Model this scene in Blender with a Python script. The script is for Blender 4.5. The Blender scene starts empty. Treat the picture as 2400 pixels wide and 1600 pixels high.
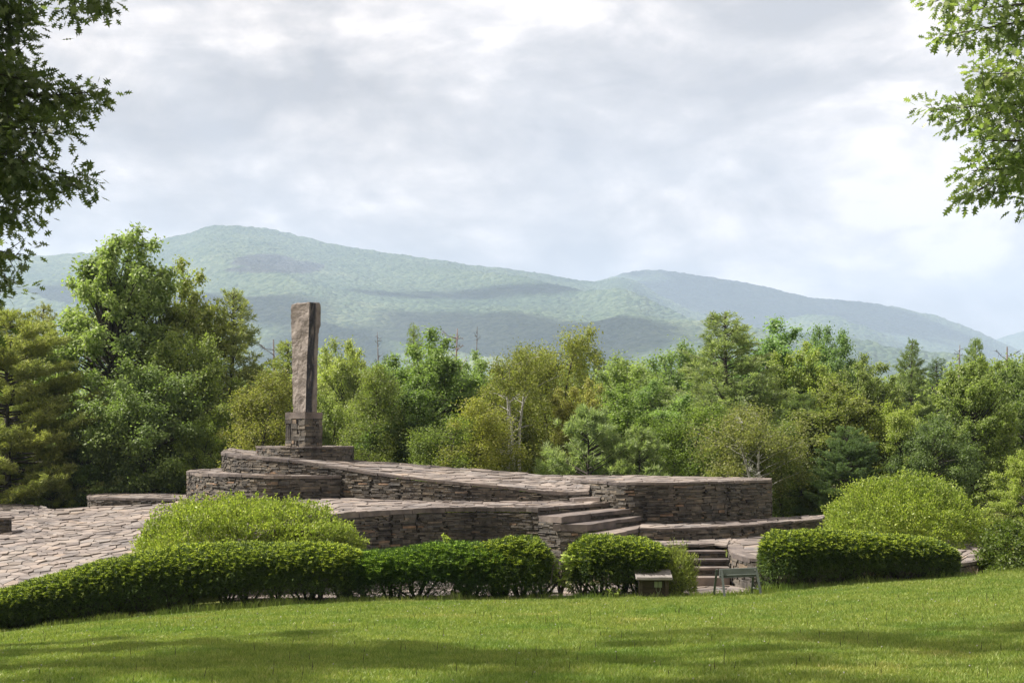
import bpy, math, random
import numpy as np
from mathutils import Vector

# ------------------------------------------------------------------ camera, light, sky
sc = bpy.context.scene
COL = sc.collection
F, HOR = 3300.0, 1010.0          # focal length in photo pixels (2400 wide), horizon row
cam_d = bpy.data.cameras.new('camera'); cam = bpy.data.objects.new('camera', cam_d); COL.objects.link(cam)
cam_d.sensor_width = 36; cam_d.lens = 36 * F / 2400
cam_d.shift_y = (HOR - 800) / 2400
cam_d.clip_start = 0.1; cam_d.clip_end = 20000
cam.location = (0, 0, 0); cam.rotation_euler = (math.pi / 2, 0, 0)
sc.camera = cam
SUN = Vector((-0.62, 0.04, 0.78)).normalized()
sl = bpy.data.lights.new('sun', 'SUN'); sl.energy = 4.3; sl.angle = math.radians(1.6); sl.color = (1, 0.94, 0.84)
so = bpy.data.objects.new('sun', sl); COL.objects.link(so)
so.rotation_euler = SUN.to_track_quat('Z', 'Y').to_euler(); so.location = (-30, 20, 60)
sc.view_settings.view_transform = 'Standard'; sc.view_settings.look = 'None'
sc.view_settings.exposure = 1.35; sc.view_settings.gamma = 1
sc.cycles.max_bounces = 8; sc.cycles.diffuse_bounces = 5; sc.cycles.glossy_bounces = 1
sc.cycles.transmission_bounces = 3; sc.cycles.volume_bounces = 1; sc.cycles.transparent_max_bounces = 8
sc.cycles.sample_clamp_indirect = 4

W = bpy.data.worlds.new('World'); sc.world = W; W.use_nodes = True
nt = W.node_tree; N = nt.nodes; L = nt.links; N.clear()
def nd(t, nodes=None, **kw):
    n = (nodes or N).new(t)
    for k, v in kw.items():
        if k.startswith('i_'):
            n.inputs[k[2:].replace('_', ' ')].default_value = v
        else: setattr(n, k, v)
    return n
out = nd('ShaderNodeOutputWorld'); bg1 = nd('ShaderNodeBackground'); bg2 = nd('ShaderNodeBackground'); mix = nd('ShaderNodeMixShader')
sky = nd('ShaderNodeTexSky'); sky.sky_type = 'NISHITA'; sky.sun_disc = False
sky.sun_elevation = math.asin(SUN.z); sky.sun_rotation = math.atan2(SUN.x, SUN.y)
L.new(sky.outputs[0], bg1.inputs[0]); bg1.inputs[1].default_value = 0.068
tc = nd('ShaderNodeTexCoord'); sep = nd('ShaderNodeSeparateXYZ'); L.new(tc.outputs['Generated'], sep.inputs[0])
def mth(op, a, b=None, c=None, nt_=nt):
    n = nt_.nodes.new('ShaderNodeMath'); n.operation = op
    for i, v in enumerate((a, b, c)):
        if v is None: continue
        if isinstance(v, (int, float)): n.inputs[i].default_value = v
        else: nt_.links.new(v, n.inputs[i])
    return n.outputs[0]
comb = nd('ShaderNodeCombineXYZ'); L.new(sep.outputs[0], comb.inputs[0]); L.new(sep.outputs[1], comb.inputs[1]); L.new(mth('MULTIPLY', sep.outputs[2], 2.1), comb.inputs[2])
def wnoise(scale, detail, rough, off, dist=0.0):
    mp = nd('ShaderNodeMapping'); mp.inputs['Location'].default_value = off; L.new(comb.outputs[0], mp.inputs[0])
    n = nd('ShaderNodeTexNoise'); n.inputs['Scale'].default_value = scale; n.inputs['Detail'].default_value = detail
    n.inputs['Roughness'].default_value = rough; n.inputs['Distortion'].default_value = dist; L.new(mp.outputs[0], n.inputs[0])
    return n.outputs[0]
n1 = wnoise(5.5, 12, 0.6, (3.1, 0.4, 0.0), 0.5)
n2 = wnoise(2.6, 4, 0.5, (7.3, 2.2, 3.0))
n3 = wnoise(16, 10, 0.65, (1.3, 9.2, 5.0), 0.3)
n4 = wnoise(7.5, 6, 0.5, (4.4, 1.2, 8.0), 0.6); bil = mth('MULTIPLY', mth('ABSOLUTE', mth('SUBTRACT', n4, 0.5)), 0.42)
s = mth('ADD', mth('SUBTRACT', bil, 0.03), mth('ADD', mth('MULTIPLY', n1, 0.50), mth('ADD', mth('MULTIPLY', n2, 0.30), mth('MULTIPLY', n3, 0.20))))
cr = nd('ShaderNodeValToRGB'); L.new(s, cr.inputs[0])
e = cr.color_ramp.elements
e[0].position = 0.405; e[0].color = (0.47, 0.435, 0.42, 1)
e[1].position = 0.56; e[1].color = (1.08, 0.97, 0.885, 1)
m_ = e.new(0.472); m_.color = (0.63, 0.58, 0.55, 1)
m_ = e.new(0.515); m_.color = (0.81, 0.735, 0.685, 1)
L.new(cr.outputs[0], bg2.inputs[0]); bg2.inputs[1].default_value = 0.45
cov = nd('ShaderNodeMapRange'); L.new(s, cov.inputs[0]); cov.inputs[1].default_value = 0.30; cov.inputs[2].default_value = 0.42
cov.inputs[3].default_value = 0.93; cov.inputs[4].default_value = 1.0
L.new(cov.outputs[0], mix.inputs[0]); L.new(bg1.outputs[0], mix.inputs[1]); L.new(bg2.outputs[0], mix.inputs[2]); L.new(mix.outputs[0], out.inputs[0])

# ------------------------------------------------------------------ helpers
rng = np.random.default_rng(7)
def P(px, py, d): return np.array([(px - 1200) / F * d, d, -(py - HOR) / F * d])
def XY(px, d): return np.array([(px - 1200) / F * d, d])

def tag(o, label=None, cat=None, group=None, kind=None):
    if label: o['label'] = label
    if cat: o['category'] = cat
    if group: o['group'] = group
    if kind: o['kind'] = kind
    return o
def empty(name, loc, label=None, cat=None, group=None):
    o = bpy.data.objects.new(name, None); COL.objects.link(o); o.location = loc; o.empty_display_size = 0.2
    return tag(o, label, cat, group)
def link_mesh(name, me, mats, parent=None):
    for m in (mats if isinstance(mats, (list, tuple)) else [mats]): me.materials.append(m)
    o = bpy.data.objects.new(name, me); COL.objects.link(o)
    if parent is not None:
        o.parent = parent
    return o
def mesh_from(name, V, loops, sizes, smooth=False, midx=None):
    me = bpy.data.meshes.new(name)
    V = np.asarray(V, dtype=np.float32); loops = np.asarray(loops, dtype=np.int32); sizes = np.asarray(sizes, dtype=np.int32)
    me.vertices.add(len(V)); me.vertices.foreach_set('co', V.ravel())
    me.loops.add(len(loops)); me.loops.foreach_set('vertex_index', loops)
    me.polygons.add(len(sizes)); st = np.concatenate([[0], np.cumsum(sizes)[:-1]]).astype(np.int32)
    me.polygons.foreach_set('loop_start', st)
    try: me.polygons.foreach_set('loop_total', sizes)
    except Exception: pass
    if midx is not None: me.polygons.foreach_set('material_index', np.asarray(midx, dtype=np.int32))
    me.polygons.foreach_set('use_smooth', np.full(len(sizes), smooth))
    me.update(calc_edges=True)
    return me
class MB:
    """collects polygons into one mesh"""
    def __init__(s): s.V = []; s.n = 0; s.L = []; s.S = []
    def add(s, V, faces):
        V = np.asarray(V, float)
        for f in faces: s.L.extend([i + s.n for i in f]); s.S.append(len(f))
        s.V.append(V); s.n += len(V)
    def addarr(s, V, quads):
        q = np.asarray(quads) + s.n
        s.L.extend(q.ravel().tolist()); s.S.extend([q.shape[1]] * len(q)); s.V.append(np.asarray(V, float)); s.n += len(V)
    def box(s, c, half, rotz=0, jit=0, tilt=0):
        hx, hy, hz = half
        v = np.array([[x, y, z] for z in (-hz, hz) for x, y in ((-hx, -hy), (hx, -hy), (hx, hy), (-hx, hy))])
        if jit: v += rng.uniform(-jit, jit, v.shape)
        if tilt:
            ct, st = math.cos(tilt), math.sin(tilt); v = np.stack([v[:, 0], v[:, 1]*ct - v[:, 2]*st, v[:, 1]*st + v[:, 2]*ct], 1)
        cr_, sr = math.cos(rotz), math.sin(rotz)
        v = np.stack([v[:, 0]*cr_ - v[:, 1]*sr, v[:, 0]*sr + v[:, 1]*cr_, v[:, 2]], 1) + np.array(c)
        s.add(v, BOXF)
    def prism(s, top, bottom_z, jit=0):
        top = np.array(top, float); n = len(top)
        bot = top.copy(); bot[:, 2] = bottom_z
        a = 0.5*sum(top[i, 0]*top[(i+1) % n, 1]-top[(i+1) % n, 0]*top[i, 1] for i in range(n))
        if a < 0: top = top[::-1]; bot = bot[::-1]
        f = [list(range(n)), list(range(2*n-1, n-1, -1))] + [[n+i, n+(i+1) % n, (i+1) % n, i] for i in range(n)]
        s.add(np.vstack([top, bot]), f)
    def tube(s, pts, rad, sides=6, cap=True):
        pts = np.asarray(pts, float); n = len(pts); rad = np.broadcast_to(np.asarray(rad, float), (n,))
        t = np.gradient(pts, axis=0); t /= np.linalg.norm(t, axis=1)[:, None] + 1e-9
        ref = np.array([0, 0, 1.0]) if abs(t[0][2]) < 0.8 else np.array([1.0, 0, 0])
        a = np.cross(t, ref); a /= np.linalg.norm(a, axis=1)[:, None] + 1e-9; b = np.cross(t, a)
        ang = np.arange(sides) * 2*math.pi/sides
        V = pts[:, None, :] + rad[:, None, None]*(np.cos(ang)[None, :, None]*a[:, None, :] + np.sin(ang)[None, :, None]*b[:, None, :])
        V = V.reshape(-1, 3); q = []
        for i in range(n-1):
            for j in range(sides):
                k = (j+1) % sides; q.append([i*sides+j, i*sides+k, (i+1)*sides+k, (i+1)*sides+j])
        s.addarr(V, q)
        if cap:
            s.L.extend([s.n-len(V)+j for j in range(sides)][::-1]); s.S.append(sides)
            s.L.extend([s.n-sides+j for j in range(sides)]); s.S.append(sides)
    def build(s, name, mats, parent=None, smooth=False, origin=None):
        V = np.vstack(s.V)
        if origin is None and parent is not None: origin = np.array(parent.location)
        if origin is not None: V = V - np.array(origin)
        return link_mesh(name, mesh_from(name, V, s.L, s.S, smooth), mats, parent)
BOXF = [[3, 2, 1, 0], [4, 5, 6, 7], [0, 1, 5, 4], [1, 2, 6, 5], [2, 3, 7, 6], [3, 0, 4, 7]]

def unit(a): return a / (np.linalg.norm(a, axis=-1, keepdims=True) + 1e-9)
def cards(C, D, Nn, Ln, w):
    """rhombic leaves: base C, long axis D, face normal about Nn"""
    D = unit(D); T = unit(np.cross(D, Nn)); Ln = np.broadcast_to(Ln, (len(C),))[:, None]; w = np.broadcast_to(w, (len(C),))[:, None]
    mid = C + D*Ln*0.45
    return np.stack([C, mid + T*w*0.5, C + D*Ln, mid - T*w*0.5], 1).reshape(-1, 3)
def leafmesh(name, V, k=4):
    n = len(V)//k
    return mesh_from(name, V, np.arange(n*k), np.full(n, k))
def rdir(n, r=None): return unit((r or rng).normal(size=(n, 3)))

# numpy value noise
def _h(ix, iy, s):
    v = (ix.astype(np.int64)*374761393 + iy.astype(np.int64)*668265263 + s*974634777) & 0xffffffff
    v = ((v ^ (v >> 13))*1274126177) & 0xffffffff
    return ((v ^ (v >> 16)) & 0xffff)/65535.0
def vn(x, y, s=0):
    x = np.asarray(x, float); y = np.asarray(y, float)
    ix = np.floor(x); iy = np.floor(y); fx = x-ix; fy = y-iy; fx = fx*fx*(3-2*fx); fy = fy*fy*(3-2*fy)
    a = _h(ix, iy, s); b = _h(ix+1, iy, s); c = _h(ix, iy+1, s); d = _h(ix+1, iy+1, s)
    return (a*(1-fx)+b*fx)*(1-fy)+(c*(1-fx)+d*fx)*fy
def fbm(x, y, o=4, s=0):
    r = 0; a = 0.5; t = 0
    for i in range(o): r = r + a*vn(x*2**i, y*2**i, s+i); t += a; a *= 0.5
    return r/t

# ------------------------------------------------------------------ materials
def new_mat(name):
    m = bpy.data.materials.new(name); m.use_nodes = True; m.node_tree.nodes.clear(); return m, m.node_tree.nodes, m.node_tree.links
def ramp(n, l, src, stops):
    r = n.new('ShaderNodeValToRGB'); l.new(src, r.inputs[0]); e = r.color_ramp.elements
    while len(e) < len(stops): e.new(0.5)
    for i, (p, c) in enumerate(stops): e[i].position = p; e[i].color = (*c, 1)
    return r
def noise_n(n, l, vec, scale, detail=4, rough=0.55):
    t = n.new('ShaderNodeTexNoise'); t.inputs['Scale'].default_value = scale; t.inputs['Detail'].default_value = detail; t.inputs['Roughness'].default_value = rough
    l.new(vec, t.inputs['Vector']); return t
def mixc(n, l, f, a, b, mode='MIX'):
    m = n.new('ShaderNodeMix'); m.data_type = 'RGBA'; m.blend_type = mode
    for i, v in ((0, f), (6, a), (7, b)):
        if hasattr(v, 'is_linked') or hasattr(v, 'links'): l.new(v, m.inputs[i])
        elif i == 0: m.inputs[0].default_value = v
        else: m.inputs[i].default_value = (*v, 1)
    return m.outputs[2]
def leaf_mat(name, stops, trans=0.45, rough=0.5, spec=0.35, use_obj=True, tcol=(1.2, 1.35, 0.65)):
    m, n, l = new_mat(name)
    g = n.new('ShaderNodeNewGeometry'); oi = n.new('ShaderNodeObjectInfo')
    r = ramp(n, l, g.outputs['Random Per Island'], stops)
    col = r.outputs[0]
    if use_obj: col = mixc(n, l, 1.0, col, oi.outputs['Color'], 'MULTIPLY')
    big = noise_n(n, l, g.outputs['Position'], 0.55, 2)
    br = ramp(n, l, big.outputs[0], [(0.3, (0.78, 0.8, 0.85)), (0.7, (1.2, 1.15, 1.05))])
    col = mixc(n, l, 1.0, col, br.outputs[0], 'MULTIPLY')
    tc_ = mixc(n, l, 1.0, col, tcol, 'MULTIPLY')
    p = n.new('ShaderNodeBsdfPrincipled'); l.new(col, p.inputs['Base Color']); p.inputs['Roughness'].default_value = rough
    p.inputs['Specular IOR Level'].default_value = spec
    t = n.new('ShaderNodeBsdfTranslucent'); l.new(tc_, t.inputs[0])
    mx = n.new('ShaderNodeMixShader'); mx.inputs[0].default_value = trans; l.new(p.outputs[0], mx.inputs[1]); l.new(t.outputs[0], mx.inputs[2])
    o = n.new('ShaderNodeOutputMaterial'); l.new(mx.outputs[0], o.inputs[0]); return m
def solid_mat(name, stops, scale=3.0, rough=0.85, bump=0.3, bscale=20, island=False, spec=0.3, metal=0.0, detail=6, stretch=None):
    m, n, l = new_mat(name)
    g = n.new('ShaderNodeNewGeometry'); tcn = n.new('ShaderNodeTexCoord')
    vec = g.outputs['Position']
    if stretch:
        mp = n.new('ShaderNodeMapping'); mp.inputs['Scale'].default_value = stretch; l.new(vec, mp.inputs[0]); vec = mp.outputs[0]
    nz = noise_n(n, l, vec, scale, detail)
    if island:
        ri = ramp(n, l, g.outputs['Random Per Island'], stops)
        r2 = ramp(n, l, nz.outputs[0], [(0.3, (0.62, 0.62, 0.64)), (0.7, (1.25, 1.22, 1.18))])
        col = mixc(n, l, 1.0, ri.outputs[0], r2.outputs[0], 'MULTIPLY')
        st = noise_n(n, l, vec, 0.9, 6, 0.65); sr_ = ramp(n, l, st.outputs[0], [(0.34, (.5, .5, .53)), (0.5, (1, 1, 1)), (0.66, (1.12, 1.1, 1.04))]); col = mixc(n, l, 1.0, col, sr_.outputs[0], 'MULTIPLY')
    else: col = ramp(n, l, nz.outputs[0], stops).outputs[0]
    p = n.new('ShaderNodeBsdfPrincipled'); l.new(col, p.inputs['Base Color']); p.inputs['Roughness'].default_value = rough
    p.inputs['Specular IOR Level'].default_value = spec; p.inputs['Metallic'].default_value = metal
    nb = noise_n(n, l, vec, bscale, 6, 0.65); b = n.new('ShaderNodeBump'); b.inputs['Strength'].default_value = bump; b.inputs['Distance'].default_value = 0.03
    l.new(nb.outputs[0], b.inputs['Height']); l.new(b.outputs[0], p.inputs['Normal'])
    o = n.new('ShaderNodeOutputMaterial'); l.new(p.outputs[0], o.inputs[0]); return m

M_WALL = solid_mat('bluestone_wall', [(0.0, (0.052, 0.047, 0.042)), (0.3, (0.105, 0.094, 0.082)), (0.55, (0.155, 0.133, 0.108)), (0.8, (0.108, 0.103, 0.098)), (0.94, (0.20, 0.168, 0.13)), (1.0, (0.25, 0.165, 0.11))], 5, bump=0.6, bscale=28, island=True)
M_CORE = solid_mat('wall_core_rubble', [(0.3, (0.03, 0.027, 0.025)), (0.7, (0.06, 0.052, 0.048))], 6)
M_PAVE = solid_mat('bluestone_paving', [(0.0, (0.15, 0.13, 0.12)), (0.35, (0.215, 0.182, 0.166)), (0.65, (0.25, 0.215, 0.195)), (0.85, (0.20, 0.182, 0.175)), (1.0, (0.28, 0.225, 0.185))], 2.2, bump=0.35, bscale=16, island=True)
M_SLAB = solid_mat('bluestone_slab', [(0.0, (0.12, 0.105, 0.098)), (0.5, (0.165, 0.143, 0.132)), (1.0, (0.15, 0.132, 0.126))], 2.5, bump=0.5, bscale=14, island=True)
def slab_tone(m):
    n, l = m.node_tree.nodes, m.node_tree.links; p = [x for x in n if x.type == 'BSDF_PRINCIPLED'][0]; src = p.inputs['Base Color'].links[0].from_socket
    oi = n.new('ShaderNodeObjectInfo'); r = ramp(n, l, oi.outputs['Random'], [(0, (.75, .74, .76)), (1, (1.3, 1.25, 1.2))]); l.new(mixc(n, l, 1.0, src, r.outputs[0], 'MULTIPLY'), p.inputs['Base Color'])
slab_tone(M_SLAB)
M_COPE = solid_mat('coping_stone', [(0.0, (0.10, 0.085, 0.082)), (0.5, (0.155, 0.132, 0.122)), (1.0, (0.20, 0.172, 0.158))], 3.5, bump=0.6, bscale=16, island=True)
M_GAP = solid_mat('paving_joint_grit', [(0.3, (0.05, 0.043, 0.038)), (0.7, (0.10, 0.085, 0.075))], 8)
M_BARK = solid_mat('bark', [(0.3, (0.035, 0.03, 0.026)), (0.7, (0.085, 0.072, 0.062))], 9, stretch=(1, 1, 0.25))
M_BIRCH = solid_mat('birch_bark', [(0.36, (0.10, 0.09, 0.085)), (0.42, (0.36, 0.345, 0.33)), (0.7, (0.5, 0.48, 0.46))], 6, stretch=(0.5, 0.5, 2.5), bump=0.1)
M_DEAD = solid_mat('dead_wood', [(0.3, (0.09, 0.08, 0.08)), (0.7, (0.20, 0.175, 0.165))], 7, stretch=(1, 1, 0.3))
M_TWIG = solid_mat('twig_brown', [(0.3, (0.13, 0.09, 0.075)), (0.7, (0.24, 0.17, 0.14))], 7)
M_WOOD = solid_mat('weathered_board', [(0.3, (0.05, 0.038, 0.028)), (0.7, (0.095, 0.073, 0.055))], 9, stretch=(0.3, 1, 3))
M_ROOF = solid_mat('grey_roof_board', [(0.3, (0.17, 0.155, 0.148)), (0.7, (0.30, 0.27, 0.255))], 12, stretch=(0.25, 2, 2), bump=0.6)
M_METAL = solid_mat('green_grey_painted_metal', [(0.3, (0.07, 0.082, 0.075)), (0.7, (0.105, 0.12, 0.108))], 5, rough=0.5, bump=0.05)
M_GALV = solid_mat('galvanised_metal', [(0.3, (0.35, 0.36, 0.36)), (0.7, (0.5, 0.51, 0.5))], 8, rough=0.4, metal=0.6, bump=0.05)
M_OUTLET = solid_mat('pale_green_outlet_plastic', [(0.3, (0.26, 0.30, 0.20)), (0.7, (0.33, 0.37, 0.25))], 5, rough=0.5, bump=0.02)

L_BROAD = leaf_mat('broadleaf', [(0, (0.165, 0.19, 0.07)), (0.5, (0.245, 0.275, 0.10)), (1, (0.35, 0.37, 0.155))], 0.5)
L_BIRCH = leaf_mat('birch_leaf', [(0, (0.145, 0.175, 0.055)), (0.6, (0.235, 0.27, 0.085)), (1, (0.35, 0.37, 0.15))], 0.5)
L_PINE = leaf_mat('pine_needles', [(0, (0.145, 0.17, 0.08)), (0.6, (0.225, 0.25, 0.12)), (1, (0.33, 0.34, 0.18))], 0.45, spec=0.25)
L_YEW = leaf_mat('yew_sprig', [(0, (0.040, 0.07, 0.018)), (0.6, (0.075, 0.122, 0.028)), (1, (0.135, 0.19, 0.045))], 0.3, spec=0.2, tcol=(1.4, 1.4, 0.4))
L_NEW_LIT = leaf_mat('yew_sunlit_new_growth', [(0, (0.19, 0.26, 0.035)), (0.6, (0.36, 0.46, 0.07)), (1, (0.50, 0.58, 0.13))], 0.4, spec=0.3, tcol=(1.3, 1.3, 0.45))  # fresh yew tips, with the sunlight of the hedge tops painted into the colour
L_BUSH = leaf_mat('bush_leaf', [(0, (0.155, 0.205, 0.035)), (0.6, (0.285, 0.355, 0.06)), (1, (0.47, 0.51, 0.13))], 0.45, spec=0.4)
L_OAK = leaf_mat('oak_leaf', [(0, (0.085, 0.115, 0.05)), (0.6, (0.13, 0.165, 0.07)), (1, (0.20, 0.23, 0.10))], 0.5, spec=0.5, rough=0.4)

# ------------------------------------------------------------------ ground
_E = np.array([[-2500, 620, 27], [-900, 540, 28], [0, 477, 28.5], [200, 452, 28.6], [400, 433, 28.8], [700, 410, 29], [900, 402, 29.2], [1200, 398, 29.4], [1500, 393, 29.5], [1740, 388, 29.6],
               [1850, 376, 29.9], [2000, 362, 30.2], [2200, 347, 30.6], [2400, 331, 31], [3300, 270, 32], [5000, 200, 33]], float)
_EX = (_E[:, 0]-1200)/F*_E[:, 2]; _EZ = -_E[:, 1]/F*_E[:, 2]
def dedge(x): return np.interp(x, _EX, _E[:, 2])
def ground(x, y):
    x = np.asarray(x, float); y = np.asarray(y, float)
    ze = np.interp(x, _EX, _EZ); de = dedge(x)
    yy = np.clip(y, -30, None)
    lawn = -1.6 + (ze+1.6)/de*np.minimum(yy, de+0.3)
    lawn = lawn + 0.05*(vn(x*0.35+9, y*0.35)-0.5)*np.clip((de-y)/4, 0, 1)
    base = np.minimum(ze, -3.74)*np.clip((60-y)/25, 0, 1) + -3.8*(1-np.clip((60-y)/25, 0, 1))
    t = np.clip((y-de-0.3)/1.2, 0, 1); t = t*t*(3-2*t)
    return lawn*(1-t)+base*t
def grid_mesh(name, X, Y, Z, mats, parent=None, smooth=True):
    ny, nx = X.shape; V = np.stack([X, Y, Z], -1).reshape(-1, 3)
    i = np.arange((ny-1)*(nx-1)); r, c = i//(nx-1), i % (nx-1); a = r*nx+c
    q = np.stack([a, a+1, a+nx+1, a+nx], 1)
    return link_mesh(name, mesh_from(name, V, q.ravel(), np.full(len(q), 4), smooth), mats, parent)
def lawn_mat(name='lawn_soil', blades=False):
    m, n, l = new_mat(name); g = n.new('ShaderNodeNewGeometry')
    a = noise_n(n, l, g.outputs['Position'], 0.55, 4, 0.6); b = noise_n(n, l, g.outputs['Position'], 3.0, 3)
    if blades:
        c1 = ramp(n, l, g.outputs['Random Per Island'], [(0, (0.172, 0.238, 0.055)), (0.5, (0.275, 0.348, 0.09)), (0.93, (0.37, 0.44, 0.14)), (1.0, (0.45, 0.41, 0.2))]).outputs[0]
        pr = ramp(n, l, a.outputs[0], [(0.32, (0.74, 0.87, 0.75)), (0.48, (1, 1, 1)), (0.6, (1.05, 1.02, 1.05)), (0.7, (1.28, 1.08, 1.35))]).outputs[0]
        col = mixc(n, l, 1.0, c1, pr, 'MULTIPLY')
        pr = ramp(n, l, b.outputs[0], [(0.35, (0.8, 0.86, 0.8)), (0.65, (1.15, 1.1, 1.15))]).outputs[0]
        col = mixc(n, l, 1.0, col, pr, 'MULTIPLY')
        p = n.new('ShaderNodeBsdfPrincipled'); l.new(col, p.inputs['Base Color']); p.inputs['Roughness'].default_value = 0.5; p.inputs['Specular IOR Level'].default_value = 0.3
        tcl = mixc(n, l, 1.0, col, (1.2, 1.25, 0.5), 'MULTIPLY')
        t = n.new('ShaderNodeBsdfTranslucent'); l.new(tcl, t.inputs[0]); mx = n.new('ShaderNodeMixShader'); mx.inputs[0].default_value = 0.35
        l.new(p.outputs[0], mx.inputs[1]); l.new(t.outputs[0], mx.inputs[2]); res = mx.outputs[0]
    else:
        col = ramp(n, l, b.outputs[0], [(0.3, (0.055, 0.085, 0.018)), (0.7, (0.09, 0.13, 0.03))]).outputs[0]
        p = n.new('ShaderNodeBsdfPrincipled'); l.new(col, p.inputs['Base Color']); p.inputs['Roughness'].default_value = 0.95; p.inputs['Specular IOR Level'].default_value = 0.1
        res = p.outputs[0]
    o = n.new('ShaderNodeOutputMaterial'); l.new(res, o.inputs[0]); return m
def meadow_mat():
    m, n, l = new_mat('meadow_floor'); g = n.new('ShaderNodeNewGeometry')
    a = noise_n(n, l, g.outputs['Position'], 0.35, 5, 0.65)
    col = ramp(n, l, a.outputs[0], [(0.3, (0.06, 0.085, 0.02)), (0.5, (0.11, 0.125, 0.035)), (0.72, (0.22, 0.19, 0.08))]).outputs[0]
    p = n.new('ShaderNodeBsdfPrincipled'); l.new(col, p.inputs['Base Color']); p.inputs['Roughness'].default_value = 1.0; p.inputs['Specular IOR Level'].default_value = 0.05
    o = n.new('ShaderNodeOutputMaterial'); l.new(p.outputs[0], o.inputs[0]); return m
M_LAWN = lawn_mat(); M_BLADE = lawn_mat('grass_blade', True); M_MEAD = meadow_mat()
xs = np.concatenate([[-6000, -3000, -1200, -500, -200, -90, -50, -30], np.linspace(-20, 20, 81), [30, 50, 90, 200, 500, 1200, 3000, 6000]])
ys = np.concatenate([[-80, -50, -30, -15, -6], np.linspace(0, 60, 121), [65, 75, 90, 120, 200, 400, 900, 2000, 4000, 6500, 8500]])
X, Y = np.meshgrid(xs, ys); Z = ground(X, Y)
Z = np.where(Y > 120, np.minimum(Z, -3.8), Z)
go = grid_mesh('ground', X, Y, Z, [M_LAWN, M_MEAD]); tag(go, kind='structure')
pc = np.array([(p.center[0], p.center[1]) for p in go.data.polygons])
go.data.polygons.foreach_set('material_index', (pc[:, 1] > dedge(pc[:, 0])+0.6).astype(np.int32))

# grass blades
def blades(n, ymin, ymax, h, w, r, clip=None):
    u = r.random(n); d = np.sqrt(ymin**2 + u*(ymax**2-ymin**2)); x = (r.random(n)-0.5)*2*(0.43*d+1.2)
    k = d < dedge(x)+r.uniform(0.15, 0.55, n); x = x[k]; d = d[k]; n = len(x)
    b = np.stack([x, d, ground(x, d)-0.004], 1)
    clump = fbm(x*2.3, d*2.3, 3, 5); hh = h*(0.55+0.9*clump)*r.uniform(0.6, 1.25, n)
    th = r.random(n)*2*math.pi; lean = r.uniform(0.05, 0.75, n)*hh
    t = np.stack([np.cos(th), np.sin(th), np.zeros(n)], 1)
    th2 = r.normal(0, 0.8, n); wv = np.stack([np.cos(th2), np.sin(th2), np.zeros(n)], 1)*w
    mid = b + t*(lean*0.3)[:, None] + np.array([0, 0, 1])*(hh*0.6)[:, None]
    tip = b + t*lean[:, None] + np.array([0, 0, 1])*hh[:, None]
    return np.stack([b-wv*0.5, b+wv*0.5, mid+wv*0.42, tip, mid-wv*0.42], 1).reshape(-1, 3)
r_ = np.random.default_rng(3)
V = np.vstack([blades(385000, 11.5, 21, 0.062, 0.0085, r_), blades(345000, 20, 32, 0.060, 0.012, r_)])
# taller stems and unmown edge tufts along the shrub line
n = 9000; x = r_.uniform(-12, 12.5, n); d = dedge(x)+r_.normal(0.25, 0.2, n)
b = np.stack([x, d, ground(x, d)-0.01], 1); hh = r_.uniform(0.05, 0.19, n)*(0.5+vn(x*1.7, d*0+3)); th = r_.random(n)*6.28
t = np.stack([np.cos(th), np.sin(th)*0.5, np.zeros(n)], 1); wv = np.array([1, 0, 0])*0.011
V2 = np.stack([b-wv/2, b+wv/2, b+t*(hh*0.12)[:, None]+wv*0.4+np.array([0, 0, 1])*(hh*0.6)[:, None], b+t*(hh*0.4)[:, None]+np.array([0, 0, 1])*hh[:, None], b+t*(hh*0.12)[:, None]-wv*0.4+np.array([0, 0, 1])*(hh*0.6)[:, None]], 1).reshape(-1, 3)
gr = link_mesh('grass', leafmesh('grass', np.vstack([V, V2]), 5), M_BLADE); tag(gr, 'short bright green mown lawn grass sloping up to the right', 'grass', kind='stuff')
# (taller seed stalks standing above the mown grass)
n = 220; dd = np.sqrt(r_.uniform(13.5**2, 26**2, n)); x = (r_.random(n)-0.5)*0.74*dd; b = np.stack([x, dd, ground(x, dd)], 1); D = unit(np.array([0, 0, 1.0])+r_.normal(0, .12, (n, 3)))
stk = link_mesh('grass_stalks', leafmesh('grass_stalks', cards(b, D, np.tile([0, -1.0, 0], (n, 1)), r_.uniform(.09, .2, n), .008)), M_BARK); tag(stk, 'thin dark seed stalks standing above the mown lawn', 'grass', kind='stuff')
# clover heads
n = 170; dd = np.sqrt(r_.uniform(13.5**2, 29**2, n)); x = (r_.random(n)-0.5)*0.74*dd; mb = MB()
for i in range(n):
    if dd[i] < dedge(x[i]): mb.box((x[i], dd[i], ground(x[i], dd[i])+0.055), (0.007, 0.007, 0.006), r_.random()*3, 0.002)
M_CLOVER = solid_mat('clover_white', [(0.3, (0.38, 0.36, 0.32)), (0.7, (0.5, 0.48, 0.44))], 5)
tag(mb.build('clover_flowers', M_CLOVER), 'tiny white clover heads scattered through the mown lawn', 'clover', kind='stuff')

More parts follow.
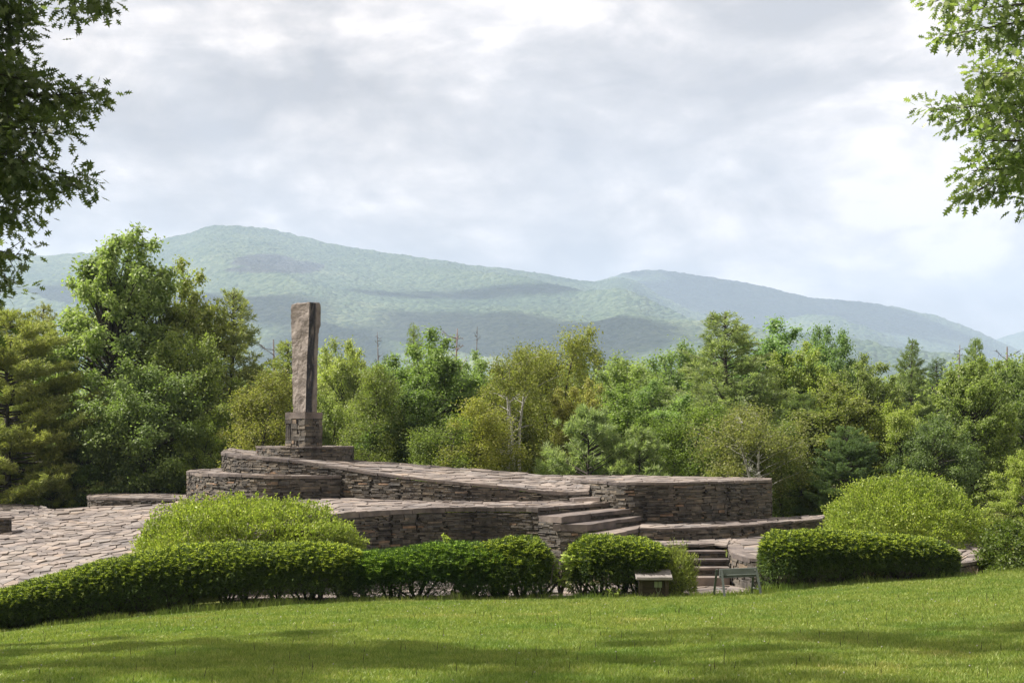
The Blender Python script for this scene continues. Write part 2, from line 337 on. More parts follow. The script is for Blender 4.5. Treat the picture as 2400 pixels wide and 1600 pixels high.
# ------------------------------------------------------------------ stone masonry
def resample(pts, step=0.05):
    pts = np.asarray(pts, float); seg = np.linalg.norm(np.diff(pts[:, :2], axis=0), axis=1); s = np.concatenate([[0], np.cumsum(seg)])
    n = max(2, int(s[-1]/step)); u = np.linspace(0, s[-1], n)
    return u, np.stack([np.interp(u, s, pts[:, k]) for k in range(pts.shape[1])], 1)
def smooth_path(pts, it=2):
    pts = np.asarray(pts, float)
    for _ in range(it):
        q = [pts[0]]
        for a, b in zip(pts[:-1], pts[1:]): q += [a*0.75+b*0.25, a*0.25+b*0.75]
        q.append(pts[-1]); pts = np.array(q)
    return pts
def wall(path, name, parent, coping=True, smooth=2, side=1, hmin=0.026, hmax=0.062, cope_h=0.085, cope_w=0.40, mat=None):
    """path rows: x, y, ztop, zbottom ; the outer face lies to the right of travel (side=1)"""
    if smooth: path = smooth_path(path, smooth)
    u, R = resample(path, 0.04); Lt = u[-1]
    T = unit(np.gradient(R[:, :2], axis=0)); Nn = np.stack([T[:, 1], -T[:, 0]], 1)*side
    def at(s): return np.array([np.interp(s, u, R[:, 0]), np.interp(s, u, R[:, 1])]), unit(np.array([np.interp(s, u, Nn[:, 0]), np.interp(s, u, Nn[:, 1])])), np.interp(s, u, R[:, 2]), np.interp(s, u, R[:, 3])
    mb = MB(); ch = cope_h if coping else 0.0
    s0 = 0.0; zb = R[:, 3].min()
    while s0 < Lt:
        pw = rng.uniform(0.45, 1.0); s1 = min(s0+pw, Lt)
        if Lt-s1 < 0.25: s1 = Lt
        z = zb + rng.uniform(-0.05, 0.0); zt = max(at(s0)[2], at(s1)[2])-ch
        while z < zt:
            h = rng.uniform(hmin, hmax) if rng.random() > 0.25 else rng.uniform(0.02, 0.045)
            if rng.random() < 0.06: h = rng.uniform(hmax, hmax*1.6)
            a = s0 + (rng.uniform(-0.09, 0.09) if s0 > 0 else 0); b_ = s1 + (rng.uniform(-0.09, 0.09) if s1 < Lt else 0)
            s = a
            while s < b_-0.01:
                w = rng.uniform(0.10, 0.42) if h < hmax else rng.uniform(0.15, 0.35)
                e_ = s+w
                if b_-e_ < 0.08: e_ = b_
                p0, n0, t0, bt0 = at(s+0.006); p1, n1_, t1, bt1 = at(e_-0.006)
                tl = min(z+h-0.006, t0-ch); tr = min(z+h-0.006, t1-ch)
                lo = z+0.0; 
                if (tl-lo > 0.008 or tr-lo > 0.008) and z+h > min(bt0, bt1)-0.1:
                    tl = max(tl, lo+0.004); tr = max(tr, lo+0.004)
                    o_ = rng.uniform(-0.022, 0.022); o2 = o_+rng.uniform(-0.012, 0.012); j = rng.uniform(-0.007, 0.007, 4)
                    di = 0.14
                    f0 = p0+n0*o_; f1 = p1+n1_*o2; g0 = p0-n0*di; g1 = p1-n1_*di
                    V = [(*f0, lo+j[0]), (*f1, lo+j[1]), (*g1, lo), (*g0, lo), (*(f0+n0*rng.uniform(-.01, .004)), tl+j[2]), (*(f1+n1_*rng.uniform(-.01, .004)), tr+j[3]), (*g1, tr), (*g0, tl)]
                    mb.add(V, BOXF if side == 1 else [f[::-1] for f in BOXF])
                s = e_
            z += h
        s0 = s1
    wl = mb.build(name, mat or M_WALL, parent)
    # backing core
    k = slice(None, None, 4); Q = R[k]; NN = Nn[k]; mb = MB()
    inn = Q[:, :2]-NN*0.05; inn2 = Q[:, :2]-NN*0.22; m_ = len(Q)
    V = np.vstack([np.c_[inn, Q[:, 3]-0.05], np.c_[inn, Q[:, 2]-ch-0.012], np.c_[inn2, Q[:, 3]-0.05], np.c_[inn2, Q[:, 2]-ch-0.012]])
    fs = []
    for i in range(m_-1): fs += [[i, i+1, m_+i+1, m_+i], [m_+i, m_+i+1, 3*m_+i+1, 3*m_+i], [3*m_+i, 3*m_+i+1, 2*m_+i+1, 2*m_+i]]
    mb.add(V, fs); mb.build('wall_core', M_CORE, parent)
    if coping:
        mb = MB(); s = 0.0
        while s < Lt-0.02:
            w = rng.uniform(0.35, 1.1); e_ = min(s+w, Lt)
            if Lt-e_ < 0.2: e_ = Lt
            hh = cope_h*rng.uniform(0.7, 1.05); cw = cope_w*rng.uniform(0.75, 1.1); ov = rng.uniform(0.0, 0.035); dz = rng.uniform(-0.008, 0.012)
            ns = max(2, int((e_-s)/0.22)+1); ss = np.linspace(s+0.008, e_-0.008, ns)
            pts = [at(q) for q in ss]
            fo = [p+n_*(ov+rng.uniform(-0.012, 0.012)) for p, n_, _, _ in pts]; fi = [p-n_*cw for p, n_, _, _ in pts]
            ty = [t+dz+rng.uniform(-.003, .003) for _, _, t, _ in pts]
            V = [(*f, t-hh) for f, t in zip(fo, ty)]+[(*f, t) for f, t in zip(fo, ty)]+[(*f, t-hh) for f, t in zip(fi, ty)]+[(*f, t) for f, t in zip(fi, ty)]
            fs = []
            for i in range(ns-1):
                fs += [[i, i+1, ns+i+1, ns+i], [ns+i, ns+i+1, 3*ns+i+1, 3*ns+i], [2*ns+i+1, 2*ns+i, 3*ns+i, 3*ns+i+1], [i+1, i, 2*ns+i, 2*ns+i+1]]
            fs += [[0, ns, 3*ns, 2*ns], [ns-1, 3*ns-1, 4*ns-1, 2*ns-1]]
            mb.add(V, fs); s = e_
        mb.build('coping', M_COPE, parent)
    return wl
def clip_half(poly, p, n_):
    res = []; k = len(poly)
    for i in range(k):
        a, b_ = poly[i], poly[(i+1) % k]; da = (a[0]-p[0])*n_[0]+(a[1]-p[1])*n_[1]; db = (b_[0]-p[0])*n_[0]+(b_[1]-p[1])*n_[1]
        if da <= 0: res.append(a)
        if da*db < 0: t = da/(da-db); res.append((a[0]+(b_[0]-a[0])*t, a[1]+(b_[1]-a[1])*t))
    return res
def voronoi(Lx, Ly, cell, r, jit=0.8):
    nx = max(1, int(round(Lx/cell))); ny = max(1, int(round(Ly/cell))); cx_ = Lx/nx; cy_ = Ly/ny
    S = {}
    for i in range(-2, nx+2):
        for j in range(-2, ny+2): S[i, j] = ((i+0.5+(r.random()-.5)*jit+0.5*(j % 2))*cx_, (j+0.5+(r.random()-.5)*jit)*cy_)
    cells = []
    for (i, j), p in S.items():
        poly = [(0, 0), (Lx, 0), (Lx, Ly), (0, Ly)]
        for di in range(-2, 3):
            for dj in range(-2, 3):
                q = S.get((i+di, j+dj))
                if q is None or (di == 0 and dj == 0): continue
                n_ = (q[0]-p[0], q[1]-p[1]); poly = clip_half(poly, ((p[0]+q[0])/2, (p[1]+q[1])/2), n_)
                if len(poly) < 3: break
            if len(poly) < 3: break
        if len(poly) >= 3:
            A = 0.5*sum(poly[k][0]*poly[(k+1) % len(poly)][1]-poly[(k+1) % len(poly)][0]*poly[k][1] for k in range(len(poly)))
            if abs(A) > 0.008: cells.append(poly)
    return cells
def paving(A, B, name, parent, cell=0.5, gap=0.022, relief=0.016, smooth=2, mat=None, thick=0.07):
    """flagstones laid over the surface lofted between edge A (near) and edge B (far), both listed left to right"""
    A = smooth_path(A, smooth) if smooth else np.array(A, float); B = smooth_path(B, smooth) if smooth else np.array(B, float)
    uA, RA = resample(A, 0.05); uB, RB = resample(B, 0.05); uA = uA/uA[-1]; uB = uB/uB[-1]
    Lx = (np.linalg.norm(np.diff(RA[:, :2], axis=0), axis=1).sum()+np.linalg.norm(np.diff(RB[:, :2], axis=0), axis=1).sum())/2
    def S(u, v):
        a = np.array([np.interp(u, uA, RA[:, k]) for k in range(3)]); b_ = np.array([np.interp(u, uB, RB[:, k]) for k in range(3)]); return a*(1-v)+b_*v
    Ly = np.mean([np.linalg.norm(S(t, 0)[:2]-S(t, 1)[:2]) for t in np.linspace(0, 1, 9)])
    mb = MB()
    for poly in voronoi(Lx, Ly, cell, rng):
        pa = np.array(poly)
        # drop near-duplicate corners
        keep = [i for i in range(len(pa)) if np.linalg.norm(pa[i]-pa[i-1]) > 0.03]
        if len(keep) < 3: continue
        pa = pa[keep]; c = pa.mean(0); r0 = np.linalg.norm(pa-c, axis=1).mean()
        q = c+(pa-c)*(1-gap*rng.uniform(0.6, 1.8)/r0)+rng.uniform(-0.012, 0.012, pa.shape)
        dz = rng.uniform(-relief, relief); tx, ty = rng.uniform(-0.03, 0.03, 2)
        k = len(q); top = []; bot = []
        for a in q:
            w = S(np.clip(a[0]/Lx, 0, 1), np.clip(a[1]/Ly, 0, 1)); zt = w[2]+dz+tx*(a[0]-c[0])+ty*(a[1]-c[1])
            top.append((w[0], w[1], zt)); bot.append((w[0], w[1], zt-thick))
        mb.add(top+bot, [list(range(k))]+[[k+i, k+(i+1) % k, (i+1) % k, i] for i in range(k)])
    o = mb.build(name, mat or M_PAVE, parent)
    nu, nv = max(3, int(Lx/0.4)), max(3, int(Ly/0.4)); G = np.array([[S(a, b_) for a in np.linspace(0, 1, nu)] for b_ in np.linspace(0, 1, nv)])
    g = G.reshape(-1, 3) - (np.array(parent.location) if parent else 0); G = g.reshape(nv, nu, 3)
    grid_mesh('joint_bed', G[:, :, 0], G[:, :, 1], G[:, :, 2]-0.035, M_GAP, parent)
    return o
def row(l, zb): return [(*P(*a), zb if not hasattr(zb, '__len__') else zb[i]) for i, a in enumerate(l)]

# --- monolith on its pedestal
mono = MB(); d0 = 43.6
prof = [  # py, left x, front corner x, right x
    (967, 687, 716, 743), (930, 686, 717, 743.5), (890, 684, 718, 743.5), (850, 684.5, 719.5, 744), (815, 685, 721, 745.5), (790, 683, 723, 746.5), (768, 682.5, 724, 748.5), (764, 682, 724.5, 751.5), (740, 681.5, 724.5, 751.5), (722, 681.5, 725, 752), (713, 683, 725.5, 751)]
rings = []
for k, (py, xl, xf, xr) in enumerate(prof):
    ring = []
    zf = -(py-HOR)/F*d0
    A_ = np.array([(xl-1200)/F*(d0+0.10), d0+0.10]); B_ = np.array([(xf-1200)/F*(d0-0.28), d0-0.28]); C_ = np.array([(xr-1200)/F*(d0+0.12), d0+0.12])
    if k == len(prof)-1: pass
    D_ = A_+(C_-B_)
    cs = [A_, B_, C_, D_]
    for i in range(4):
        for t in np.linspace(0, 1, 9)[:-1]:
            ring.append(cs[i]*(1-t)+cs[(i+1) % 4]*t)
    rings.append((zf, np.array(ring)))
# interpolate to fine rings with rough surface
zs = np.array([r[0] for r in rings]); RR = np.array([r[1] for r in rings]); zf = np.linspace(zs[0], zs[-1], 64)
V = []; cen = RR.mean(axis=(0, 1)); nr = RR.shape[1]
for k, z in enumerate(zf):
    ring = np.stack([[np.interp(z, zs, RR[:, i, c]) for c in range(2)] for i in range(nr)])
    for i, p in enumerate(ring):
        face = i//8; u_ = i/8.0
        edge = min(i % 8, 8-i % 8)/4.0
        nv = unit(p-ring.mean(0)); amp = 0.030 if face in (0, 3) else 0.016
        h = (fbm(np.array(u_*3.0+z*1.6), np.array(z*1.5+face*7), 4, 11)-0.5)*2*amp*(0.35+0.65*edge)
        pit = 0.02*max(0, fbm(np.array(u_*9.0), np.array(z*7.0), 2, 31)-0.62)*4
        p2 = p+nv*(float(h)-float(pit)); V.append((p2[0], p2[1], z))
V = np.array(V); fs = []
for k in range(len(zf)-1):
    for i in range(nr): j = (i+1) % nr; fs.append([k*nr+i, k*nr+j, (k+1)*nr+j, (k+1)*nr+i])
# uneven chipped top
top0 = (len(zf)-1)*nr; ring = V[top0:].copy(); cc = ring.mean(0)
for q, (sc_, dz) in enumerate(((0.93, 0.035), (0.6, 0.055), (0.25, 0.05))):
    rr = cc+(ring-cc)*np.array([sc_, sc_, 1]); rr[:, 2] += dz+np.array([0.03*(vn(a*9, b*9, 5)-0.5) for a, b in rr[:, :2]])+0.05*(rr[:, 0]-cc[0]); V = np.vstack([V, rr])
    b0 = top0+q*nr
    for i in range(nr): j = (i+1) % nr; fs.append([b0+i, b0+j, b0+nr+j, b0+nr+i])
fs.append(list(range(top0+3*nr, top0+4*nr)))
mono.add(V, fs)
def mono_mat():
    m, n, l = new_mat('monolith_bluestone'); g = n.new('ShaderNodeNewGeometry'); tcn = n.new('ShaderNodeTexCoord')
    a = noise_n(n, l, tcn.outputs['Object'], 3.0, 8, 0.62)
    col = ramp(n, l, a.outputs[0], [(0.28, (0.125, 0.108, 0.10)), (0.42, (0.19, 0.163, 0.148)), (0.55, (0.235, 0.20, 0.178)), (0.72, (0.31, 0.275, 0.25))]).outputs[0]
    # black weathering streak running down the right-hand face
    se = n.new('ShaderNodeSeparateXYZ'); l.new(tcn.outputs['Object'], se.inputs[0])
    mp = n.new('ShaderNodeMapping'); mp.inputs['Scale'].default_value = (3, 3, 0.7); l.new(tcn.outputs['Object'], mp.inputs[0]); w = noise_n(n, l, mp.outputs[0], 1.6, 5)
    def mm(op, a_, b_): return mth(op, a_, b_, nt_=m.node_tree)
    # x of streak centre drifts with height, measured from the monolith's own axis
    xc = mm('ADD', mm('MULTIPLY', se.outputs[2], 0.030), 0.130)
    dx = mm('ABSOLUTE', mm('SUBTRACT', mm('ADD', se.outputs[0], mm('MULTIPLY', mm('SUBTRACT', w.outputs[0], 0.5), 0.16)), xc), 0.0)
    mask = n.new('ShaderNodeMapRange'); l.new(dx, mask.inputs[0]); mask.inputs[1].default_value = 0.14; mask.inputs[2].default_value = 0.09; mask.inputs[3].default_value = 0; mask.inputs[4].default_value = 1
    fr = n.new('ShaderNodeSeparateXYZ'); l.new(g.outputs['True Normal'], fr.inputs[0])
    front = n.new('ShaderNodeMapRange'); l.new(fr.outputs[0], front.inputs[0]); front.inputs[1].default_value = -0.05; front.inputs[2].default_value = 0.25
    wv = n.new('ShaderNodeMapRange'); l.new(noise_n(n, l, mp.outputs[0], 2.2, 3).outputs[0], wv.inputs[0]); wv.inputs[1].default_value = 0.3; wv.inputs[2].default_value = 0.48
    mk = mm('MULTIPLY', mm('MULTIPLY', mask.outputs[0], front.outputs[0]), wv.outputs[0])
    mk = mm('MULTIPLY', mk, 0.93)
    col = mixc(n, l, mk, col, (0.022, 0.024, 0.032))
    p = n.new('ShaderNodeBsdfPrincipled'); l.new(col, p.inputs['Base Color']); p.inputs['Roughness'].default_value = 0.85; p.inputs['Specular IOR Level'].default_value = 0.25
    nb = noise_n(n, l, tcn.outputs['Object'], 9, 8, 0.65); b = n.new('ShaderNodeBump'); b.inputs['Strength'].default_value = 0.9; b.inputs['Distance'].default_value = 0.06
    vo = n.new('ShaderNodeTexVoronoi'); vo.feature = 'SMOOTH_F1'; vo.inputs['Scale'].default_value = 3.2; vo.inputs['Smoothness'].default_value = .15; l.new(mixc(n, l, 0.25, tcn.outputs['Object'], a.outputs['Color']), vo.inputs['Vector'])
    hsum = mm('ADD', nb.outputs[0], mm('MULTIPLY', vo.outputs['Distance'], 1.6)); l.new(hsum, b.inputs['Height']); l.new(b.outputs[0], p.inputs['Normal'])
    o = n.new('ShaderNodeOutputMaterial'); l.new(p.outputs[0], o.inputs[0]); return m
mo = mono.build('monolith', mono_mat(), None, smooth=False, origin=(cen[0], cen[1], zs[0])); mo.location = (cen[0], cen[1], zs[0])
tag(mo, 'tall rough upright bluestone slab with black weathering streak, standing on masonry pedestal', 'monolith')

ped = empty('pedestal', P(713, 1045, 43.6), 'square masonry pedestal of stacked stone with smooth capstone beneath the tall monolith', 'pedestal')
cxp, cyp = cen
def ringpts(py0):
    A_ = XY(669, d0+0.14); B_ = XY(715, d0-0.42); C_ = XY(755.5, d0+0.10); return A_, B_, C_, A_+(C_-B_)
A_, B_, C_, D_ = ringpts(0)
zt = -(980.5-HOR)/F*(d0-0.3); zc = -(965.5-HOR)/F*(d0-0.3); zb = -(1046-HOR)/F*(d0-0.3)
for a, b in ((A_, B_), (B_, C_), (C_, D_), (D_, A_)):
    wall([(*a, zt, zb), (*b, zt, zb)], 'masonry', ped, coping=False, smooth=0, side=1, hmin=0.05, hmax=0.13)
mb = MB(); g = 0.012; c_ = (A_+C_)/2
mb.prism([(*(c_+(p-c_)*1.012), zc) for p in (A_, B_, C_, D_)], zt+0.001)
mb.build('capstone', M_SLAB, ped)

# --- round platform under the pedestal
plat = empty('round_platform', P(713, 1083, 43.8), 'dark curved dry-stone platform directly under the pedestal at the top of the ramp', 'stone platform')
fp = [(600, 1043.5, 45.2), (606, 1044.5, 44.2), (632, 1046, 43.2), (672, 1047, 42.5), (720, 1047.5, 42.3), (775, 1047, 42.5), (812, 1046, 43.0), (826, 1045, 43.7)]
wall([(*XY(a, d), -0.475, -1.15) for a, b, d in fp], 'wall_face', plat, cope_h=0.05, cope_w=0.3)
wall([(*XY(826, 43.7), -0.475, -1.15), (*XY(829, 45.5), -0.475, -1.15)], 'side_wall', plat, coping=False, smooth=0)
paving([(*XY(a, d), -0.48) for a, b, d in fp], [(*XY(602, 46.3), -0.48), (*XY(829, 46.3), -0.48)], 'paving', plat, relief=0.008)

# --- upper ramp
r1 = empty('upper_ramp', P(1000, 1175, 41), 'long sloping paved ramp climbing left to the foot of the pedestal, on stone wall', 'stone ramp')
front1 = [(531, 1053, 47.0), (521, 1057, 45.2), (519.5, 1061, 43.7), (540, 1065, 42.8), (580, 1069, 42.0), (624, 1071.5, 41.5), (693, 1078, 41.0), (744, 1085, 40.8), (789, 1092, 40.5), (882, 1107, 39.9), (951, 1117, 39.5), (1082, 1130, 39.1), (1209, 1142, 39.0), (1286, 1152, 38.9), (1350, 1153, 38.7), (1381, 1151, 38.6)]
bot1 = [-1.3]*8 + [-2.05]*8
wall(row(front1, bot1), 'wall_face', r1, smooth=1)
back1 = [(540, 1050, 47.6), (600, 1056, 47.2), (700, 1064, 46.8), (827, 1078, 46.0), (1005, 1090.5, 44.6), (1184, 1104, 43.6), (1300, 1113, 42.8), (1345, 1117, 42.0), (1385, 1125.5, 38.75)]
paving([P(*a) for a in front1], [P(*a) for a in back1], 'paving', r1, cell=0.38, gap=0.016, relief=0.022)
wall([(*P(1381, 1151, 38.6), -2.05), (*P(1386, 1151, 39.0), -2.05)], 'end_wall', r1, smooth=0, coping=False)
# small ledge step at the ramp's foot
mb = MB(); mb.prism([(*XY(1332, 38.9), -1.83), (*XY(1345, 38.3), -1.83), (*XY(1406, 38.0), -1.78), (*XY(1400, 38.7), -1.78)], -1.93); mb.build('foot_step', M_SLAB, r1)

# --- curved lower drum wall on the left
dr = empty('curved_terrace', P(600, 1170, 41), 'low curved dry-stone terrace bulging left below the upper ramp, behind the left bush', 'stone terrace')
fd = [(447, 1101, 46.0), (438.5, 1103, 44.6), (437, 1106, 43.4), (462, 1108.5, 41.8), (520, 1110, 40.4), (600, 1113, 39.6), (662, 1114.5, 39.4), (730, 1115, 39.7), (797, 1115, 40.4)]
wall([(*XY(a, d), -(b-HOR)/F*d, -2.15) for a, b, d in fd], 'wall_face', dr)
paving([P(*a) for a in fd], [P(522, 1096, 46.0), P(530, 1103, 43.9), P(560, 1106, 42.9), P(624, 1110, 41.9), P(700, 1113, 41.2), P(799, 1115, 40.5)], 'paving', dr, relief=0.01)

# --- lower ramp (front centre)
r2 = empty('lower_ramp', P(1000, 1280, 36), 'wide paved ledge on a tall concave dry-stone wall, front centre behind the hedge', 'stone ramp')
f2 = [(700, 1212, 32.9), (809, 1201, 33.7), (903, 1194.5, 34.9), (1000, 1190, 35.7), (1094, 1188, 36.1), (1219, 1188, 36.0), (1262, 1190, 35.8)]
wall(row(f2, -3.8), 'wall_face', r2, smooth=1, cope_h=0.13)
paving([P(*a) for a in f2]+[P(1345, 1184, 36.9), P(1429, 1177, 37.9)], [P(700, 1168, 39.6), P(797, 1165, 40.4), P(929, 1172, 39.6), P(1082, 1174, 39.2), P(1260, 1174.5, 39.0), P(1400, 1172, 38.6), P(1435, 1172, 38.2)], 'paving', r2, cell=0.5, smooth=1, relief=0.02)
wall([(*P(1262, 1190, 35.8), -2.3), (*P(1345, 1184.5, 36.9), -2.3), (*P(1429, 1177, 37.9), -2.3)], 'end_wall', r2, smooth=0, cope_h=0.09)

# --- left paved slope, low left wall
sp = empty('paved_slope', P(300, 1250, 40), 'broad bright slope of irregular flagstones at the left, behind the long clipped hedge', 'stone paving')
A = [P(-260, 1400, 29.6), P(0, 1385, 29.6), P(300, 1335, 30.4), P(600, 1262, 32), P(705, 1212.5, 32.85)]
B = [P(-260, 1180, 48.5), P(0, 1181, 48), P(74, 1181, 47.6), P(122, 1192, 46), P(204, 1188, 46), P(357, 1181, 45), P(445, 1172, 43), P(520, 1175, 41), P(662, 1174, 40), P(703, 1168, 39.7)]
wall([(*P(*a)[:2], P(*a)[2], -4.1) for a in A], 'wall_face', sp, smooth=0, coping=False)
paving(A, B, 'paving', sp, cell=0.43, smooth=0, gap=0.02, relief=0.026)
lw = empty('low_wall', P(300, 1190, 45.5), 'low long stone wall at the left edge of the trees, running into the curved terrace', 'stone wall')
flw = [(206, 1159, 48.0), (205, 1163, 46.0), (235, 1165, 45.7), (300, 1167, 45.5), (367, 1168.5, 45.2), (440, 1171, 44.6)]
wall([(*XY(a, d), -2.16, -2.62) for a, b, d in flw], 'wall_face', lw, smooth=1)
paving([(*XY(a, d), -2.16) for a, b, d in flw], [(*XY(212, 48.4), -2.12), (*XY(330, 48.2), -2.10), (*XY(445, 47.5), -2.12)], 'paving', lw, relief=0.01)
# dark sunken pit edge at far left of the slope
pit = empty('sunken_pit', P(5, 1240, 38), 'dark sunken edge cut into the paved slope at the far left', 'stone pit')
pw = [(-120, 1212, 40.2), (-40, 1214, 40.2), (10, 1215, 40.3), (31, 1217, 40.2)]
mb = MB()
for i in range(9):
    px_ = -110+i*16; mb.box((*XY(px_+8, 39.9), -2.53), (0.09, 0.12, 0.03), 0, 0.012)
wall([(*XY(-120, 39.6), -2.43, -2.9), (*XY(22, 39.7), -2.43, -2.9)], 'edge_wall', pit, smooth=0, coping=True, cope_w=0.5, cope_h=0.07)

# --- right round block
blk = empty('high_round_wall', P(1600, 1228, 38), 'tall dark curved stone platform with flat top, right of the steps', 'stone platform')
fb = [(1318, 1119, 41.0), (1340, 1123, 39.7), (1382, 1126, 38.7), (1429, 1129, 37.8), (1478, 1130, 37.4), (1518, 1130, 37.4), (1575, 1130, 37.4), (1637, 1129, 37.7), (1726, 1126, 38.7), (1780, 1125, 39.2), (1807, 1124, 39.45)]
wall([(*XY(a, d), -1.365, -2.55) for a, b, d in fb], 'wall_face', blk, smooth=1, cope_h=0.07)
wall([(*XY(1807, 39.45), -1.365, -2.55), (*XY(1809, 41.0), -1.365, -2.55)], 'side_wall', blk, smooth=0, coping=False)
paving([(*XY(a, d), -1.36) for a, b, d in fb], [(*XY(1320, 42.6), -1.33), (*XY(1458, 42.6), -1.33), (*XY(1592, 42.2), -1.34), (*XY(1740, 41.6), -1.36), (*XY(1808, 41.0), -1.365)], 'paving', blk, relief=0.012)

# --- upper steps
us = empty('upper_steps', P(1400, 1260, 35), 'broad stone steps of massive slabs climbing between the ledge and the high round wall', 'steps')
c0, c1, c2, c3 = XY(1262, 35.8), XY(1314, 35.2), XY(1376, 35.1), XY(1429, 34.6)
q0, q1, q2, q3 = XY(1429, 37.9), XY(1478, 37.45), XY(1503, 37.35), XY(1498, 35.8)
def slabs(a0, a1, b0, b1, za, zb_, h, cut, nm='step'):
    """a0->a1 left edge (back, front), b0->b1 right edge; za/zb_ heights left/right; split at fractions cut"""
    cuts = [0]+cut+[1]; 
    for i in range(len(cuts)-1):
        s_, e_ = cuts[i]+0.002, cuts[i+1]-0.002; mb = MB()
        fr = [a1*(1-t)+b1*t for t in np.linspace(s_, e_, 6)]; bk = [a0*(1-t)+b0*t for t in np.linspace(s_, e_, 6)]
        fr = [p+rng.uniform(-0.02, 0.02, 2) for p in fr]
        zz_ = [za*(1-t)+zb_*t for t in np.linspace(s_, e_, 6)]
        hh = h if i == 0 else 0.075
        top = [(*p, z+rng.uniform(-.006, .006)) for p, z in zip(fr, zz_)]+[(*p, z) for p, z in zip(bk[::-1], zz_[::-1])]
        mb.prism(top, min(za, zb_)-hh if i == 0 else min(zz_)-hh)
        if i > 0:
            p0, p1 = a1*(1-s_)+b1*s_, a1*(1-e_)+b1*e_; nn_ = unit(np.array([-(p1-p0)[1], (p1-p0)[0]]))*0.035
            wall([(*(p0+nn_), zz_[0]-hh-.004, zz_[0]-h-.05), (*(p1+nn_), zz_[-1]-hh-.004, zz_[-1]-h-.05)], 'riser', us, smooth=0, coping=False)
        mb.build(nm, M_SLAB, us)
def back(a, b, f): return a+(a-b)*f
zC = (-2.144, -2.065); zD = (-2.33, -2.255); zE = (-2.548, -2.465)
slabs(back(c0, c1, 0.1), c1, back(q0, q1, 0.6), q1, *zC, 0.15, [0.42])
slabs(back(c1, c2, 0.3), c2, back(q1, q2, 0.6), q2, *zD, 0.165, [0.5])
slabs(back(c2, c3, 0.2), c3, back(q2, q3, 0.0), q3, *zE, 0.12, [0.55])
for a, b, zt_ in ((c0, c1, zC[0]-0.15), (c1, c2, zD[0]-0.165), (c2, c3, zE[0]-0.12)):
    wall([(*a, zt_, -3.8), (*b, zt_, -3.8)], 'side_wall', us, smooth=0, coping=False)
wall([(*c3, zE[0]-0.12, -2.95), (*q3, zE[1]-0.12, -2.85)], 'riser', us, smooth=0, coping=False)

# --- bench ledge right
be = empty('ledge_terrace', P(1700, 1266, 36), 'long low curved stone ledge running right from the steps below the high round wall', 'stone terrace')
fbn = [(1498, 1238, 35.8), (1577, 1238.5, 35.7), (1640, 1235, 36.0), (1696, 1230.5, 36.5), (1760, 1226, 37.2), (1815, 1222.5, 38.0), (1880, 1219, 38.9), (1925, 1217.5, 39.4), (1934, 1213, 41.0)]
wall([(*XY(a, d), -2.47 if i < 3 else -2.46, -2.95 if i < 5 else -3.75) for i, (a, b, d) in enumerate(fbn)], 'wall_face', be, smooth=1, cope_h=0.06)
paving([(*XY(a, d), -2.465) for a, b, d in fbn], [(*XY(1503, 37.35), -2.45), (*XY(1637, 37.75), -2.45), (*XY(1726, 38.75), -2.45), (*XY(1812, 39.5), -2.42), (*XY(1880, 40.8), -2.45), (*XY(1931, 41.6), -2.46)], 'paving', be, cell=0.45)

# --- lower terrace floor and right lower block
tf = empty('lower_terrace', P(2000, 1370, 32), 'low bright paved stone terrace curving right behind the short clipped hedge', 'stone terrace')
zF = -2.765
paving([(*XY(1420, 32.6), zF), (*XY(1560, 34.3), zF), (*XY(1673, 34.7), zF), (*XY(1706, 34.2), zF)], [(*XY(1429, 33.5), zF), (*XY(1498, 35.9), zF), (*XY(1667, 36.3), zF), (*XY(1715, 36.75), zF)], 'landing', tf, smooth=0, cell=0.5)
fa = [(1704, 1274, 34.8), (1707, 1280, 34.1), (1716, 1297, 33.1), (1740, 1305, 32.4), (1783, 1312, 31.95), (2000, 1319, 32.2), (2150, 1322, 32.2), (2220, 1322, 32.2), (2289, 1316, 32.9), (2330, 1300, 34.5)]
wall([(*XY(a, d), -(b-HOR)/F*d, -3.78) for a, b, d in fa], 'wall_face', tf, smooth=1, cope_h=0.10, hmin=0.045, hmax=0.13)
paving([P(*a) for a in fa[1:]], [(*XY(1706, 34.9), -2.77), (*XY(1715, 36.9), zF), (*XY(1815, 38.1), -2.78), (*XY(1925, 39.3), -2.78), (*XY(2100, 39.0), -2.9), (*XY(2300, 37.5), -2.95), (*XY(2335, 35.5), -3.0)], 'paving', tf, cell=0.62, gap=0.03, relief=0.02)

# --- lower steps
ls = empty('lower_steps', P(1640, 1371, 33), 'narrow flight of five stone steps between the round shrub and the metal sawhorse', 'steps')
sd = [(1273, 1673, 34.7), (1291, 1698, 34.2), (1311, 1708, 33.8), (1330, 1708, 33.4), (1353, 1707, 32.95)]
for i, (py, xr, d) in enumerate(sd):
    z = -(py-HOR)/F*d; zn = -(sd[i+1][0]-HOR)/F*sd[i+1][2] if i < 4 else -3.62
    xl = XY(1500, d)[0]; xrr = XY(xr+4, d)[0]; n_ = 3; th = 0.055 if i < 4 else z-zn
    cuts = np.sort(rng.uniform(0.2, 0.8, 2)); cuts = np.concatenate([[0], cuts, [1]])
    if i == 4: cuts = np.array([0, 0.35, 1])
    for a, b in zip(cuts[:-1], cuts[1:]):
        mb = MB(); x0 = xl+(xrr-xl)*a+0.004; x1 = xl+(xrr-xl)*b-0.004; jj = rng.uniform(-0.012, 0.012, 4)
        mb.prism([(x0, d+jj[0], z), (x1, d+jj[1], z), (x1, d+0.58, z+jj[2]*.3), (x0, d+0.58, z+jj[2]*.3)], z-th); mb.build('tread', M_SLAB, ls)
    if i < 4: wall([(xl, d+0.03, z-th-0.002, zn-0.03), (xrr, d+0.03, z-th-0.002, zn-0.03)], 'riser', ls, smooth=0, coping=False)

